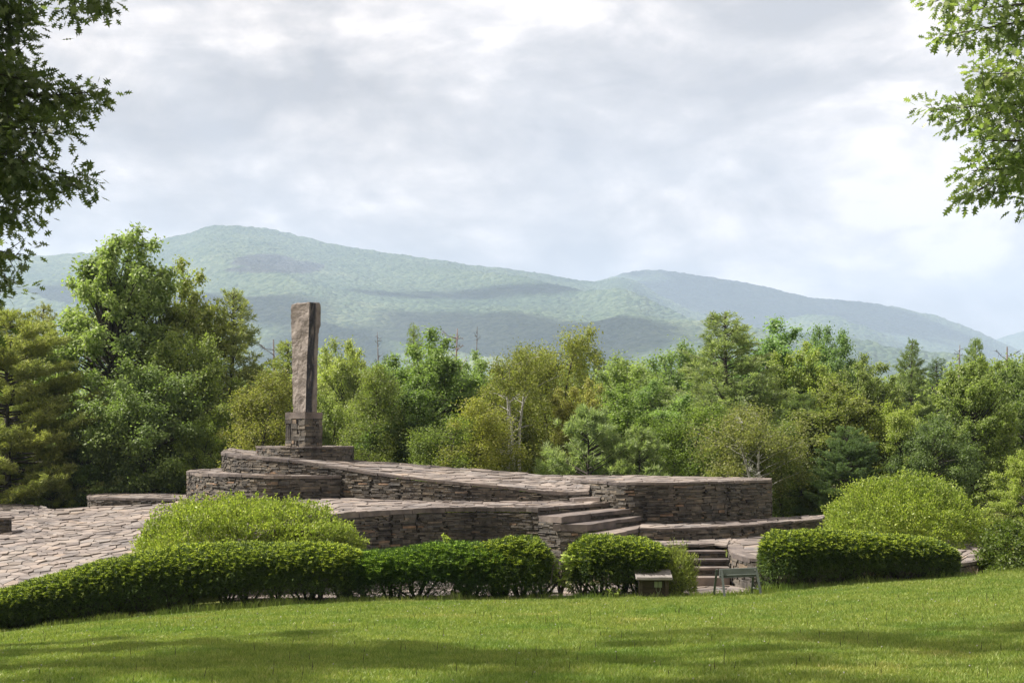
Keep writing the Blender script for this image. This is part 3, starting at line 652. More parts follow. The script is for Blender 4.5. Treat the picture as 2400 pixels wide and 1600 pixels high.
# --- paving at the foot of the steps: setting
A = [(*XY(520, 30.9), -3.66), (*XY(900, 30.9), -3.62), (*XY(1230, 30.6), -3.58), (*XY(1260, 29.6), -3.54), (*XY(1500, 29.75), -3.50), (*XY(1700, 29.85), -3.51), (*XY(1830, 30.0), -3.50)]
B = [(*XY(520, 32.4), -3.68), (*XY(900, 34.5), -3.66), (*XY(1230, 34.4), -3.64), (*XY(1255, 33.6), -3.62), (*XY(1500, 33.4), -3.63), (*XY(1712, 33.1), -3.62), (*XY(1800, 31.2), -3.60)]
pv = empty('paving', (2, 31, -3.6)); tag(pv, kind='structure')
paving(A, B, 'flagstones', pv, cell=0.7, smooth=0, gap=0.03, relief=0.022)

# ------------------------------------------------------------------ shrubs and hedges
def stems(mb, base, tops, r0, r, sides=5):
    for t in tops:
        t = np.array(t); b = np.array(base)+np.array([*r.normal(0, 0.05, 2), 0]); m1 = b*0.6+t*0.4+np.array([*r.normal(0, 0.09, 2), 0.05]); m2 = b*0.25+t*0.75+r.normal(0, 0.05, 3)
        mb.tube([b, m1, m2, t], [r0, r0*0.7, r0*0.42, r0*0.15], sides)
def hedge(name, label, cat, stations, mat, seed, Ln=0.085, w=0.021, dens=2600, lower=0.28, color=(1, 1, 1), stemn=6, droop=0.25, upright=0.35, shag=0.05, group=None, power=2.5, bottom_gap=0.3, spray=1.0):
    """stations: x, y(centre depth), half depth, ztop, zbottom"""
    r = np.random.default_rng(seed); st = np.array(stations, float); seg = np.linalg.norm(np.diff(st[:, :2], axis=0), axis=1); s = np.concatenate([[0], np.cumsum(seg)]); Lt = s[-1]
    root = empty(name, (st[:, 0].mean(), st[:, 1].mean(), st[:, 4].mean()), label, cat, group)
    hd = st[:, 2].mean(); hh = (st[:, 3]-st[:, 4]).mean()/2; area = Lt*2*math.pi*math.hypot(hd, hh)/1.41
    n = int(area*dens)
    u = r.random(n)*Lt; th = r.random(n)*2*math.pi
    # less on the underside
    k = ~((np.sin(th) < -0.55) & (r.random(n) < 0.7)); u = u[k]; th = th[k]; n = len(u)
    depth = np.abs(r.normal(0, 1, n))*0.10; q = 1-depth; deep = r.random(n) < 0.22; q[deep] = r.uniform(0.35, 0.9, deep.sum())
    lump = 1+shag*2.2*(fbm(u*1.6, th*1.6, 3, seed)-0.5)+shag*1.2*(fbm(u*6, th*5, 2, seed+9)-0.5)
    C = np.stack([np.interp(u, s, st[:, j]) for j in range(5)], 1)
    # round the two ends
    cap = np.minimum(u, Lt-u); ce = np.clip(cap/(hd*0.75), 0, 1); ce = np.sqrt(1-(1-ce)**2)*0.92+0.08
    ct, sn = np.cos(th), np.sin(th); rr = (np.abs(ct)**power+np.abs(sn)**power)**(-1/power)*q*lump
    T = unit(np.gradient(st[:, :2], axis=0)); Tx = np.interp(u, s, T[:, 0]); Ty = np.interp(u, s, T[:, 1])
    hz = (C[:, 3]-C[:, 4])/2; zc_ = C[:, 4]+hz
    off = ct*rr*C[:, 2]*ce; zz_ = zc_+sn*rr*hz*(0.55+0.45*ce)
    pos = np.stack([C[:, 0]-Ty*off, C[:, 1]+Tx*off, zz_], 1)
    endd = np.where(u < Lt/2, -1, 1)*(1-ce)
    nrm = unit(np.stack([-Ty*ct*1.0+Tx*endd, Tx*ct+Ty*endd, sn*1.1], 1))
    # thin out the bottom, leave gaps
    rel = (zz_-C[:, 4])/(2*hz)
    gapn = fbm(u*1.9, rel*3, 2, seed+4)
    keep = (rel > lower*(0.2+1.7*gapn)) | (r.random(n) < 0.12)
    keep &= rel > 0.03
    q_ = q; pos, nrm, rel = pos[keep], nrm[keep], rel[keep]; n = len(pos)
    D = unit(nrm*0.75+np.array([0, 0, upright])*(0.5+nrm[:, 2:3].clip(0))+r.normal(0, 0.75, (n, 3))*np.array([1, 1, .45])-np.array([0, 0, droop])*(1-nrm[:, 2:3].clip(0)))
    up = unit(np.array([0, 0, 1.3])+r.normal(0, 0.35, (n, 3))+nrm*0.3)
    V = cards(pos, D, up, Ln*r.uniform(0.6, 1.3, n), w*r.uniform(0.7, 1.3, n))
    # drooping new-growth sprays, their bright colour painting sunlight onto tops and left ends
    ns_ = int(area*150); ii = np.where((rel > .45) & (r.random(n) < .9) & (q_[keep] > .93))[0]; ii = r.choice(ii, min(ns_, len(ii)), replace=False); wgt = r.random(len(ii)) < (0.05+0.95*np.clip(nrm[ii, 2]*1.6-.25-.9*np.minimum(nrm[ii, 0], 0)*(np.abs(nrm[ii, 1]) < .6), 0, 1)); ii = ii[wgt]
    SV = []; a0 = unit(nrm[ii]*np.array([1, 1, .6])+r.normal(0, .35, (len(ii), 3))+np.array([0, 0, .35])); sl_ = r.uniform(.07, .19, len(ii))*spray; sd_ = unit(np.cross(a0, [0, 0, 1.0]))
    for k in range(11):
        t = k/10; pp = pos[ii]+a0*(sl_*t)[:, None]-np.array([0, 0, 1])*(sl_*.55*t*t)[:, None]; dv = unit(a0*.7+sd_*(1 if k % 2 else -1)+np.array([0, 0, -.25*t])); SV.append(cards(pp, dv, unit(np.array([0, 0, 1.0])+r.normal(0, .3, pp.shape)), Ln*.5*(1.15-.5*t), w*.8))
    so_ = link_mesh('sunlit_new_growth', leafmesh('sunlit_new_growth', np.vstack(SV)-np.array(root.location)), L_NEW_LIT, root); so_.color = (*color, 1)
    ki = (rel > 0.34) & (r.random(n) < .22); pi_ = pos[ki]-nrm[ki]*r.uniform(.12, .3, (ki.sum(), 1))*np.array([1, 1, .7]); V = np.vstack([V, cards(pi_, rdir(len(pi_), r), rdir(len(pi_), r), .17, .07)])
    me = leafmesh('foliage', V-np.array(root.location)); o = link_mesh('foliage', me, mat, root); o.color = (*color, 1)
    mb = MB()
    for i in range(stemn):
        uu = (i+0.5+r.uniform(-.25, .25))/stemn*Lt; c = [np.interp(uu, s, st[:, j]) for j in range(5)]
        z0 = float(ground(c[0], c[1]))-0.05
        z0 = min(z0, c[4])
        tops = [(c[0]+r.normal(0, 0.38), c[1]+r.uniform(-.8, .8)*c[2], c[4]+(c[3]-c[4])*r.uniform(0.45, 0.85)) for _ in range(7)]
        stems(mb, (c[0], c[1], z0), tops, 0.032, r)
    mb.build('stems', M_BARK, root)
    return root
def S_(px, ytop, d, hd, ybot=None, zb_=None):
    x = (px-1200)/F*d; zt_ = -(ytop-HOR)/F*(d-hd*0.15); zb2 = zb_ if zb_ is not None else float(ground(x, d-hd))
    return (x, d, hd, zt_, zb2)
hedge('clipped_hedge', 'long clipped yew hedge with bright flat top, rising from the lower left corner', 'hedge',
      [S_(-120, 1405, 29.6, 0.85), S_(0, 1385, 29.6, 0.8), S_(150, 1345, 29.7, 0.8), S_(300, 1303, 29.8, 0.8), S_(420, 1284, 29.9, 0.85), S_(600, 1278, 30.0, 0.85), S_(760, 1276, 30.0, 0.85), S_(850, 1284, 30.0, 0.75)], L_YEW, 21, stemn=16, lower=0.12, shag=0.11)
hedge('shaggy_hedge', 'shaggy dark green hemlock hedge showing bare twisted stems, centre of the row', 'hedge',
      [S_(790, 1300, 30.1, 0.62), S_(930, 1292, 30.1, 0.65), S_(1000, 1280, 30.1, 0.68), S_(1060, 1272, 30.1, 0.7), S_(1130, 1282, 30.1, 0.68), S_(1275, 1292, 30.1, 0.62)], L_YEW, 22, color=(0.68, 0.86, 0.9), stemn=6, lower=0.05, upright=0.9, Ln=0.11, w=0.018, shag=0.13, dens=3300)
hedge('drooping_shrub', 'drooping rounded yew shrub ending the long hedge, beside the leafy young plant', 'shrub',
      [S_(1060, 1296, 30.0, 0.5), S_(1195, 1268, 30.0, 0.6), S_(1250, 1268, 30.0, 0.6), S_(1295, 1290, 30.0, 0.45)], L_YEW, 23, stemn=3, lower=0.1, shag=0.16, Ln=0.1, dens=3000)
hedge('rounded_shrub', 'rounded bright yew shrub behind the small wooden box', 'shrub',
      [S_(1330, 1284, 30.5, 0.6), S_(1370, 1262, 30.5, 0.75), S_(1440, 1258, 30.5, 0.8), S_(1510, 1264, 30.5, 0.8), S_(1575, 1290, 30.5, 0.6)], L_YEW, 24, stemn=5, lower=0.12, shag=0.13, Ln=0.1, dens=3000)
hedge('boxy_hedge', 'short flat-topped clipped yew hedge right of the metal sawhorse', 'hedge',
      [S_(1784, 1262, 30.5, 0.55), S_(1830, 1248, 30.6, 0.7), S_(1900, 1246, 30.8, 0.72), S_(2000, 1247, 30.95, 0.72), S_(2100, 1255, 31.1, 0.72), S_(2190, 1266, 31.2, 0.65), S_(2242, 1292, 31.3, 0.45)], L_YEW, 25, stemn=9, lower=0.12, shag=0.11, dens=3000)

def dome_bush(name, label, c, rx, ry, h, mat, seed, nl, Ln, w, color=(1, 1, 1), shoots=160, cat='bush', lumps=0.25, drooping=0.0, pw=2.3):
    r = np.random.default_rng(seed); root = empty(name, c, label, cat)
    n = nl; dd = rdir(n, r); dd[:, 2] = np.abs(dd[:, 2])*0.98-0.02
    az = np.arctan2(dd[:, 1], dd[:, 0]); lump = 1+lumps*(fbm(az*2.2+5, dd[:, 2]*4, 3, seed)-0.5)*1.4+0.30*(fbm(az*7, dd[:, 2]*10, 2, seed+2)-0.5)
    q = 1-np.abs(r.normal(0, 0.09, n)); deep = r.random(n) < 0.2; q[deep] = r.uniform(0.3, 0.9, deep.sum())
    ful = (np.abs(dd[:, 0:1])**pw+np.abs(dd[:, 1:2])**pw+np.abs(dd[:, 2:3])**pw)**(-1/pw)
    hol = fbm(az*6+2, dd[:, 2]*9+4, 2, seed+6); kk = (hol > .40) | (q < .86) | (r.random(n) < .25); dd, ful, q, lump = dd[kk], ful[kk], q[kk], lump[kk]; n = len(dd)
    pos = dd*ful*(q*lump)[:, None]*np.array([rx, ry, h])
    nn = unit(dd/np.array([rx, ry, h]))
    D = unit(nn*0.7+r.normal(0, 0.6, (n, 3))+np.array([0, 0, 0.55-drooping])); up = unit(nn+r.normal(0, 0.6, (n, 3))+np.array([0, 0, .3]))
    V = [cards(pos, D, up, Ln*r.uniform(.6, 1.3, n), w*r.uniform(.7, 1.3, n))]
    mb = MB()
    for i in range(shoots):
        a = rdir(1, r)[0]; a[2] = abs(a[2])*0.9+0.22; a = unit(a); l_ = 1+lumps*(float(fbm(np.array(math.atan2(a[1], a[0])*2.2+5), np.array(a[2]*4), 3, seed))-0.5)*1.4
        p0 = a*np.sum(np.abs(a)**pw)**(-1/pw)*np.array([rx, ry, h])*0.9*l_; ln = r.uniform(0.12, 0.42); dr_ = unit(a*0.6+np.array([r.normal(0, .25), r.normal(0, .25), 1.0])); p1 = p0+dr_*ln
        mb.tube([p0, p0*0.5+p1*0.5, p1], [0.006, 0.005, 0.003], 3)
        k = int(ln/0.018)+4; t = r.random(k)[:, None]; pp = p0*(1-t)+p1*t; DD = unit(dr_*0.7+r.normal(0, 0.7, (k, 3)))
        V.append(cards(pp, DD, rdir(k, r), Ln*r.uniform(.6, 1.1, k), w*r.uniform(.7, 1.1, k)))
    V = np.vstack(V); zmin = -0.35
    me = leafmesh('foliage', V); o = link_mesh('foliage', me, mat, root); o.color = (*color, 1)
    for i in range(14):
        a = rdir(1, r)[0]; a[2] = abs(a[2])*0.7+0.2; t = a*np.array([rx, ry, h])*0.85; mb.tube([(t[0]*.08, t[1]*.08, -0.35), (t[0]*.4, t[1]*.4, t[2]*.45), t], [0.03, 0.02, 0.007], 5)
    o = mb.build('stems', M_BARK, root, origin=(0, 0, 0))
    return root
def px_loc(px, d, z): return (*XY(px, d), z)
dome_bush('bright_bush', 'wide bright yellow-green arching bush on the paved slope, left of the pedestal', px_loc(575, 33.2, -3.05), 2.62, 1.7, 1.36, L_BUSH, 31, 62000, 0.062, 0.036, shoots=700, lumps=0.35)
dome_bush('bright_bush', 'big dome-shaped yellow-green bush at the right, behind the flat-topped hedge', px_loc(2118, 37.6, -3.3), 2.12, 1.9, 2.02, L_BUSH, 32, 62000, 0.066, 0.036, color=(0.95, 0.98, 0.95), shoots=800, lumps=0.22)
dome_bush('dense_bush', 'darker mixed leafy bush at the right edge above the lawn', px_loc(2425, 33.2, -3.25), 1.35, 1.0, 1.12, L_BUSH, 33, 17000, 0.08, 0.05, color=(0.42, 0.48, 0.5), shoots=90, lumps=0.7, drooping=0.5)
dome_bush('small_shrub', 'feathery light green pine seedling pressed against the rounded shrub', px_loc(1588, 30.3, -3.45), 0.38, 0.4, 0.86, L_PINE, 34, 7000, 0.10, 0.014, color=(1.15, 1.2, .7), shoots=80, cat='seedling')
# leafy young plant
def leafy_plant(name, label, c, h, spread, seed, n=26, Ln=0.16, color=(1.5, 1.6, 1.1), cat='plant'):
    r = np.random.default_rng(seed); root = empty(name, c, label, cat); mb = MB(); V = []
    for i in range(n):
        a = r.random()*6.28; hh = h*r.uniform(0.35, 1.0); t = np.array([math.cos(a)*spread*r.uniform(.2, 1), math.sin(a)*spread*r.uniform(.2, 1)*0.8, hh])
        m1 = t*np.array([.35, .35, .55]); mb.tube([(0, 0, -0.05), m1, t], [0.008, 0.006, 0.003], 4)
        for k in range(16):
            f = r.uniform(0.25, 1.0); p = m1*(1-f)*0+(m1*(1-f)+t*f); dv = unit(np.array([r.normal(), r.normal(), r.uniform(-0.6, 0.5)]))
            V.append(cards(p[None], dv[None], unit(np.array([[r.normal(0, .5), r.normal(0, .5), 1]])), Ln*r.uniform(.5, 1), Ln*0.42))
    o = link_mesh('foliage', leafmesh('foliage', np.vstack(V)), L_BROAD, root); o.color = (*color, 1)
    mb.build('stems', M_BARK, root, origin=(0, 0, 0)); return root
leafy_plant('young_plant', 'leafy light green young plant between the hedge end and the rounded shrub', px_loc(1315, 30.0, -3.55), 0.98, 0.40, 41, 34, 0.15)
leafy_plant('young_plant', 'low leafy sprout in front of the rounded shrub, left of the wooden box', px_loc(1440, 29.75, -3.52), 0.22, 0.3, 42, 12, 0.09)
leafy_plant('young_plant', 'thin leafy sprout poking above the shaggy hedge', px_loc(1046, 30.05, -2.55), 0.38, 0.10, 43, 9, 0.09)
# dead twig at the right terrace
tw = MB(); r_ = np.random.default_rng(5)
for i in range(9):
    t = np.array([r_.normal(0, 0.13), r_.normal(0, 0.08), r_.uniform(0.2, 0.36)]); m1 = t*np.array([.3, .3, .5])+r_.normal(0, .02, 3); tw.tube([(0, 0, 0), m1, t], [0.011, 0.009, 0.004], 4)
o = tw.build('dead_twigs', M_TWIG, None, origin=(0, 0, 0)); o.location = px_loc(2288, 30.9, -3.25); tag(o, 'bare pale forked twigs sticking up from the grass at the right terrace corner', 'dead twigs')

# ------------------------------------------------------------------ wooden utility box and sawhorse
bx_ = empty('utility_box', P(1532, 1400, 29.7), 'small weathered wooden box with grey board roof and two outlets', 'outlet box')
k = 29.7/F; x0, x1 = (1497-1200)*k, (1567-1200)*k; zg = -(1402-HOR)*k; ztp = -(1352-HOR)*k; y0 = 29.62; dp = 0.30
for xx in (x0+0.035, x1-0.05):
    for yy in (y0, y0+dp):
        mb = MB(); mb.box((xx, yy, (zg-0.06+ztp)/2), (0.04, 0.03, (ztp-zg+0.06)/2), 0, 0.003); mb.build('post', M_WOOD, bx_)
mb = MB(); zc_ = zg-0.02
while zc_ < ztp-0.02:
    hb = 0.125; mb.box(((x0+x1)/2, y0+0.055, min(zc_+hb/2, ztp-hb/2)), ((x1-x0)/2-0.05, 0.012, hb/2-0.004), 0, 0.002); zc_ += hb
mb.build('front_panel', M_WOOD, bx_)
mb = MB()
for xx in (x0+0.01, x1-0.025): mb.box((xx, y0+dp/2, (zg+ztp)/2), (0.010, dp/2-0.034, (ztp-zg)/2-0.01))
mb.box(((x0+x1)/2, y0+dp-0.04, (zg+ztp)/2), ((x1-x0)/2-0.06, 0.012, (ztp-zg)/2-0.01)); mb.build('side_panel', M_WOOD, bx_)
mb = MB(); mb.box(((1531.5-1200)*k, y0+0.10, -(1347.5-HOR)*k+0.02), (0.385, 0.265, 0.016), 0.0, 0.006, 0.30); mb.box(((1531.5-1200)*k, y0-0.13, ztp+0.005), (0.37, 0.012, 0.022), 0, 0.004, 0.3)
mb.build('roof', M_ROOF, bx_)
for px_ in (1537, 1546.5):
    mb = MB(); xx = (px_-1200)*k; zz_ = -(1368-HOR)*k; mb.box((xx, y0+0.025, zz_), (0.036, 0.02, 0.06), 0, 0.001); mb.box((xx, y0+0.003, zz_), (0.027, 0.003, 0.048)); ob = mb.build('outlet', M_OUTLET, bx_)
    mb = MB(); mb.tube([(xx, y0+0.02, zz_-0.05), (xx+0.003, y0+0.02, zz_-0.13), (xx+(0.03 if px_ < 1540 else -0.03), y0+0.025, zz_-0.17), (xx+(0.03 if px_ < 1540 else -0.03), y0+0.03, zg-0.02)], 0.007, 6); mb.build('conduit', M_OUTLET, bx_)

sh = empty('sawhorse', P(1728, 1400, 29.6), 'green-grey metal sawhorse with four splayed legs at the foot of the steps', 'sawhorse')
k = 29.6/F
def Q(px, py, dy=0): return np.array([(px-1200)/F*(29.6+dy), 29.6+dy, -(py-HOR)/F*(29.6+dy)])
mb = MB(); rz = 0.0; xa, xb = (1686-1200)*k, (1774-1200)*k; za_ = -(1331-HOR)*k
hh = 0.085; sl_ = 0.02
def bar(mb, p, q, w, t):
    p, q = np.array(p, float), np.array(q, float); dv = unit(q-p); a = unit(np.cross(dv, [0, 1, 0.001])); b = np.cross(dv, a)
    V = [p-a*w-b*t, p+a*w-b*t, p+a*w+b*t, p-a*w+b*t, q-a*w-b*t, q+a*w-b*t, q+a*w+b*t, q-a*w+b*t]; mb.add(V, [[3, 2, 1, 0], [4, 5, 6, 7], [0, 1, 5, 4], [1, 2, 6, 5], [2, 3, 7, 6], [3, 0, 4, 7]])
zl = -(1331-HOR)*k; dzx = 0.03
V = []; prof_ = [(-0.035, 0.0), (-0.055, -0.12), (-0.075, -0.125), (-0.078, -0.14), (-0.062, -0.15), (-0.075, -0.185), (0.075, -0.185), (0.055, -0.12), (0.035, 0.0)]
for xx, dz in ((xa, 0.0), (xb, dzx)):
    for (yy, z_) in prof_: V.append((xx, 29.6+yy, zl-0.015+dz+z_))
n_ = len(prof_); fs = [list(range(n_))[::-1], list(range(n_, 2*n_))]+[[i, (i+1) % n_, n_+(i+1) % n_, n_+i] for i in range(n_)]
mb.add(V, fs); mb.build('beam', M_METAL, sh)
for (xt, xb_, dyb, pyb) in ((1681, 1676, 0.24, 1397), (1690, 1694.5, -0.28, 1402), (1767, 1766, 0.24, 1392), (1772, 1781, -0.20, 1392)):
    mb = MB(); top = np.array([(xt-1200)*k, 29.6+(0.055 if dyb > 0 else -0.06), zl-0.03]); gx = (xb_-1200)*k; bot = np.array([gx, 29.6+dyb, float(ground(gx, 29.6+dyb))-0.03])
    bar(mb, top, bot, 0.023, 0.012); mb.build('leg', M_METAL, sh)
for pts in (((1678, 1377, 0.13), (1692, 1381, -0.15)), ((1765, 1376, 0.13), (1777, 1379, -0.12))):
    mb = MB(); bar(mb, Q(*pts[0]), Q(*pts[1]), 0.012, 0.003); mb.build('cross_strap', M_GALV, sh)
for px_ in (1690, 1770):
    mb = MB(); p = Q(px_, 1336 if px_ < 1700 else 1335, -0.06); mb.tube([p+np.array([0, 0.01, 0]), p-np.array([0, 0.012, 0])], 0.012, 8); mb.build('bolt', M_GALV, sh)

# ------------------------------------------------------------------ trees
def broad_geo(seed, H, R, nc, nl, Ln, w, zc=0.60, rz=0.42, bare=0.15, cr=(0.10, 0.19), flat=0.7, irregular=0.45):
    nc = int(nc*1.9); nl = int(nl*1.35)
    r = np.random.default_rng(seed); V = []; mb = MB(); trunk_top = np.array([r.normal(0, .25), r.normal(0, .25), H*0.62])
    tp = [np.array([0, 0, -0.3]), np.array([r.normal(0, .08), r.normal(0, .08), H*0.2]), trunk_top*0.62+np.array([r.normal(0, .1), 0, 0]), trunk_top, trunk_top*np.array([1, 1, 1.35])]
    mb.tube(tp, [H*.020, H*.016, H*.012, H*.008, H*.003], 7)
    C = []
    while len(C) < nc:
        d = rdir(1, r)[0]; u = r.uniform(0.35, 1)**0.6
        az = math.atan2(d[1], d[0]); lob = 1-irregular*0.5+irregular*float(fbm(np.array(az*1.6+seed), np.array(d[2]*2.2+3), 2, seed))
        taper = 1.0 if d[2] < 0 else 1-0.15*d[2]
        c = d*u*lob*np.array([R*taper, R*taper, H*rz])+np.array([0, 0, H*zc])
        if c[2] < H*bare: continue
        C.append((c, u))
    for c, u in C:
        rc = R*r.uniform(*cr)*(1.15-0.3*u); n = int(nl*(rc/(R*0.145))**2/nc)
        d = rdir(n, r); q = np.abs(r.normal(0, .62, n))+.1; out_ = unit(c-np.array([0, 0, c[2]*.75])); pos = c+d*(rc*q)[:, None]*np.array([1.15, 1.15, flat])+out_*(r.uniform(-.5, .9, n)*rc)[:, None]
        nn = unit(d*0.5+np.array([0, 0, 0.7])+r.normal(0, .5, (n, 3))); D = unit(np.cross(nn, rdir(n, r))+np.array([0, 0, -0.25])+d*0.4)
        V.append(cards(pos, D, nn, Ln*r.uniform(.65, 1.25, n), w*r.uniform(.7, 1.2, n)))
        if r.random() < 0.75:
            st = tp[1]+(trunk_top-tp[1])*np.clip((c[2]/H-0.25)/0.5, 0.05, 1); m1 = st*0.45+c*0.55+np.array([0, 0, r.uniform(-.05, .25)])
            mb.tube([st, m1, c], [H*.0055, H*.0035, H*.0012], 4, cap=False)
    return np.vstack(V), mb
def pine_geo(seed, H, R, spacing=0.42, nb=5, start=0.14, Ln=0.15, w=0.018, dens=1.0, up=0.25, gappy=0.25, taper=0.85, needles=8):
    r = np.random.default_rng(seed); mb = MB(); V = []
    lean = r.normal(0, 0.12, 2); mb.tube([(0, 0, -.3), (lean[0]*.3, lean[1]*.3, H*.35), (lean[0], lean[1], H*.7), (lean[0]*1.2, lean[1]*1.2, H)], [H*.016, H*.0125, H*.007, H*.0015], 7)
    z = H*start; C = []; D = []
    while z < H*0.99:
        f = 1-z/H; Lb = R*(f**taper)*1.0+0.18; 
        for b_ in range(nb+int(r.integers(0, 2))):
            if r.random() < gappy*(0.4+f): continue
            a = r.random()*6.283; ln = Lb*r.uniform(.6, 1.12); el = up+0.7*(1-f)**2+r.normal(0, .10); z0 = z+r.normal(0, .08)
            sx = np.array([math.cos(a), math.sin(a)]); o_ = np.array([lean[0]*z/H, lean[1]*z/H])
            tt = np.linspace(0, 1, 6); pts = np.array([[o_[0]+sx[0]*ln*t, o_[1]+sx[1]*ln*t, z0+ln*(math.sin(el)*t*0.55-0.18*t*f+0.30*t*t*(0.4+0.6*f))] for t in tt])
            mb.tube(pts[::1], np.interp(tt, [0, 1], [0.012+ln*.010, 0.004]), 4, cap=False)
            nt_ = max(5, int(ln*15*dens)); ts = r.uniform(0.28, 1.0, nt_)**0.8
            for t in ts:
                p = np.array([np.interp(t, tt, pts[:, k]) for k in range(3)]); side = r.choice([-1, 1]); perp = np.array([-sx[1], sx[0], 0])*side
                tl = (0.12+ln*0.30*(1-0.6*t))*r.uniform(.4, 1.1); q = p+unit(perp+np.array([*sx, 0])*0.8+np.array([0, 0, r.uniform(-.05, .3)]))*tl
                m_ = max(1, int(tl/0.085))
                for k in range(m_):
                    f2 = (k+1)/m_; C.append(p*(1-f2)+q*f2+r.normal(0, .03, 3)); D.append(unit(q-p))
        z += spacing*r.uniform(.75, 1.25)*(0.55+0.45*f)
    for k in range(8): C.append(np.array([lean[0]*1.2, lean[1]*1.2, H-0.08*k])); D.append(np.array([0, 0, 1.0]))
    C = np.array(C); D = np.array(D); nd_ = needles; C = np.repeat(C, nd_, 0); D = np.repeat(D, nd_, 0); n = len(C)
    DD = unit(D*0.6+r.normal(0, .55, (n, 3))+np.array([0, 0, 0.45])); V = cards(C+r.normal(0, .02, (n, 3)), DD, rdir(n, r), Ln*r.uniform(.7, 1.2, n), w)
    return V, mb
def birch_geo(seed, H, R, nstem=3, nc=150, nl=30000, Ln=0.085, w=0.06, bare=0.12, lean=0.5, thick=1.0, clear=0.0):
    r = np.random.default_rng(seed); mb = MB(); V = []; stems_ = []
    for s_ in range(nstem):
        a = r.random()*6.28; l_ = lean*r.uniform(.4, 1.2)*R; hs = H*r.uniform(.82, 1); p = [np.array([math.cos(a)*.08, math.sin(a)*.08, -.3])]
        for t in (0.2, 0.4, 0.6, 0.8, 1.0): p.append(np.array([math.cos(a)*l_*t**1.3+r.normal(0, .06), math.sin(a)*l_*t**1.3+r.normal(0, .06), hs*t]))
        mb.tube(p, np.array([.011, .0095, .008, .006, .0038, .001])*H*thick, 6); stems_.append(np.array(p))
    for i in range(nc):
        p = stems_[r.integers(nstem)]; t = r.uniform(bare, 1.0)**0.85; base = np.array([np.interp(t*5, np.arange(6), p[:, k]) for k in range(3)]); env = math.sin(math.pi*min(0.97, (t*0.86+0.10)))**0.6
        a = r.random()*6.28; ln = R*env*r.uniform(.25, 1.0); c = base+np.array([math.cos(a)*ln, math.sin(a)*ln, ln*r.uniform(.1, .6)])
        if clear and c[1] < .15 and c[2] < H*clear and abs(c[0]) < R*.6: c[1] = abs(c[1])+.5
        if r.random() < .6: mb.tube([base, base*.5+c*.5+np.array([0, 0, .08]), c], [H*.0026, H*.0018, .004], 3, cap=False)
        n = int(nl/nc); rc = r.uniform(.2, .42)*(H/8)**.5
        pos = c+r.normal(0, 1, (n, 3))*np.array([rc*.62, rc*.62, rc*.75])-np.array([0, 0, rc*.3]); D = unit(r.normal(0, .7, (n, 3))+np.array([0, 0, -.5]))
        V.append(cards(pos, D, rdir(n, r), Ln*r.uniform(.6, 1.2, n), w*r.uniform(.7, 1.2, n)))
    return np.vstack(V), mb
def snag_geo(seed, H, R, nb=16, bushy=1, thick=1.0):
    r = np.random.default_rng(seed); mb = MB(); mb.tube([(0, 0, -.3), (r.normal(0, .05), 0, H*.4), (r.normal(0, .08), r.normal(0, .05), H*.75), (r.normal(0, .08), 0, H)], np.array([.012, .009, .006, .002])*H*thick, 6)
    for i in range(nb):
        z = H*r.uniform(.35, .97); a = r.random()*6.28; ln = R*r.uniform(.3, 1)*(1.25-z/H); el = r.uniform(.1, .9); p0 = np.array([0, 0, z]); d = np.array([math.cos(a), math.sin(a), el]); p1 = p0+d*ln*.5+r.normal(0, .04, 3); p2 = p0+d*ln+np.array([0, 0, ln*.15])
        mb.tube([p0, p1, p2], [.018, .012, .005], 4)
        for k in range(3*bushy):
            q = p1*r.random()+p2*0; q = p1*(1-(k+1)/(3*bushy+1))+p2*((k+1)/(3*bushy+1)); e_ = q+unit(d+r.normal(0, .6, 3))*ln*.35; mb.tube([q, e_], [.010, .004], 3)
    return None, mb

PROTO = {}
def proto(key, geo, leafm, barkm, H):
    V, mb = geo; me = leafmesh(key+'_crown', V) if V is not None else None
    if me: me.materials.append(leafm)
    Vt = np.vstack(mb.V); mt = mesh_from(key+'_trunk', Vt, mb.L, mb.S, True); mt.materials.append(barkm)
    PROTO[key] = (me, mt, H)
proto('broad1', broad_geo(101, 10, 3.4, 95, 52000, .15, .10), L_BROAD, M_BARK, 10)
proto('broad2', broad_geo(102, 10, 3.0, 80, 46000, .15, .10, zc=.58, rz=.44, bare=.10, irregular=.6), L_BROAD, M_BARK, 10)
proto('broad3', broad_geo(103, 8, 3.6, 85, 46000, .14, .095, zc=.55, rz=.47, bare=.05, irregular=.5), L_BROAD, M_BARK, 8)
proto('layered', broad_geo(104, 8, 3.2, 60, 36000, .13, .09, zc=.52, rz=.48, bare=.04, flat=.4, irregular=.6, cr=(.12, .22)), L_BROAD, M_BARK, 8)
proto('poplar', broad_geo(105, 9, 2.3, 90, 42000, .12, .085, zc=.54, rz=.48, bare=.04, irregular=.5, cr=(.14, .24)), L_BIRCH, M_BARK, 9)
proto('oak', broad_geo(106, 11, 3.0, 120, 70000, .17, .10, zc=.58, rz=.44, bare=.08, irregular=.7, cr=(.09, .17)), L_BROAD, M_BARK, 11)
proto('pine1', pine_geo(201, 10, 3.0, spacing=.32, w=.026, gappy=.1, nb=6), L_PINE, M_BARK, 10)
proto('pine2', pine_geo(202, 9, 2.6, spacing=.30, w=.026, gappy=.12, up=.45, nb=6), L_PINE, M_BARK, 9)
proto('pine3', pine_geo(203, 8, 4.4, start=.05, spacing=.34, w=.028, nb=7, up=.05, dens=1.0, taper=.6, gappy=.15, needles=9), L_PINE, M_BARK, 8)
proto('youngpine', pine_geo(204, 4.0, 1.9, spacing=.26, nb=5, start=.03, Ln=.19, w=.026, dens=.55, up=.95, gappy=.2, taper=.8, needles=16), L_PINE, M_BARK, 4)
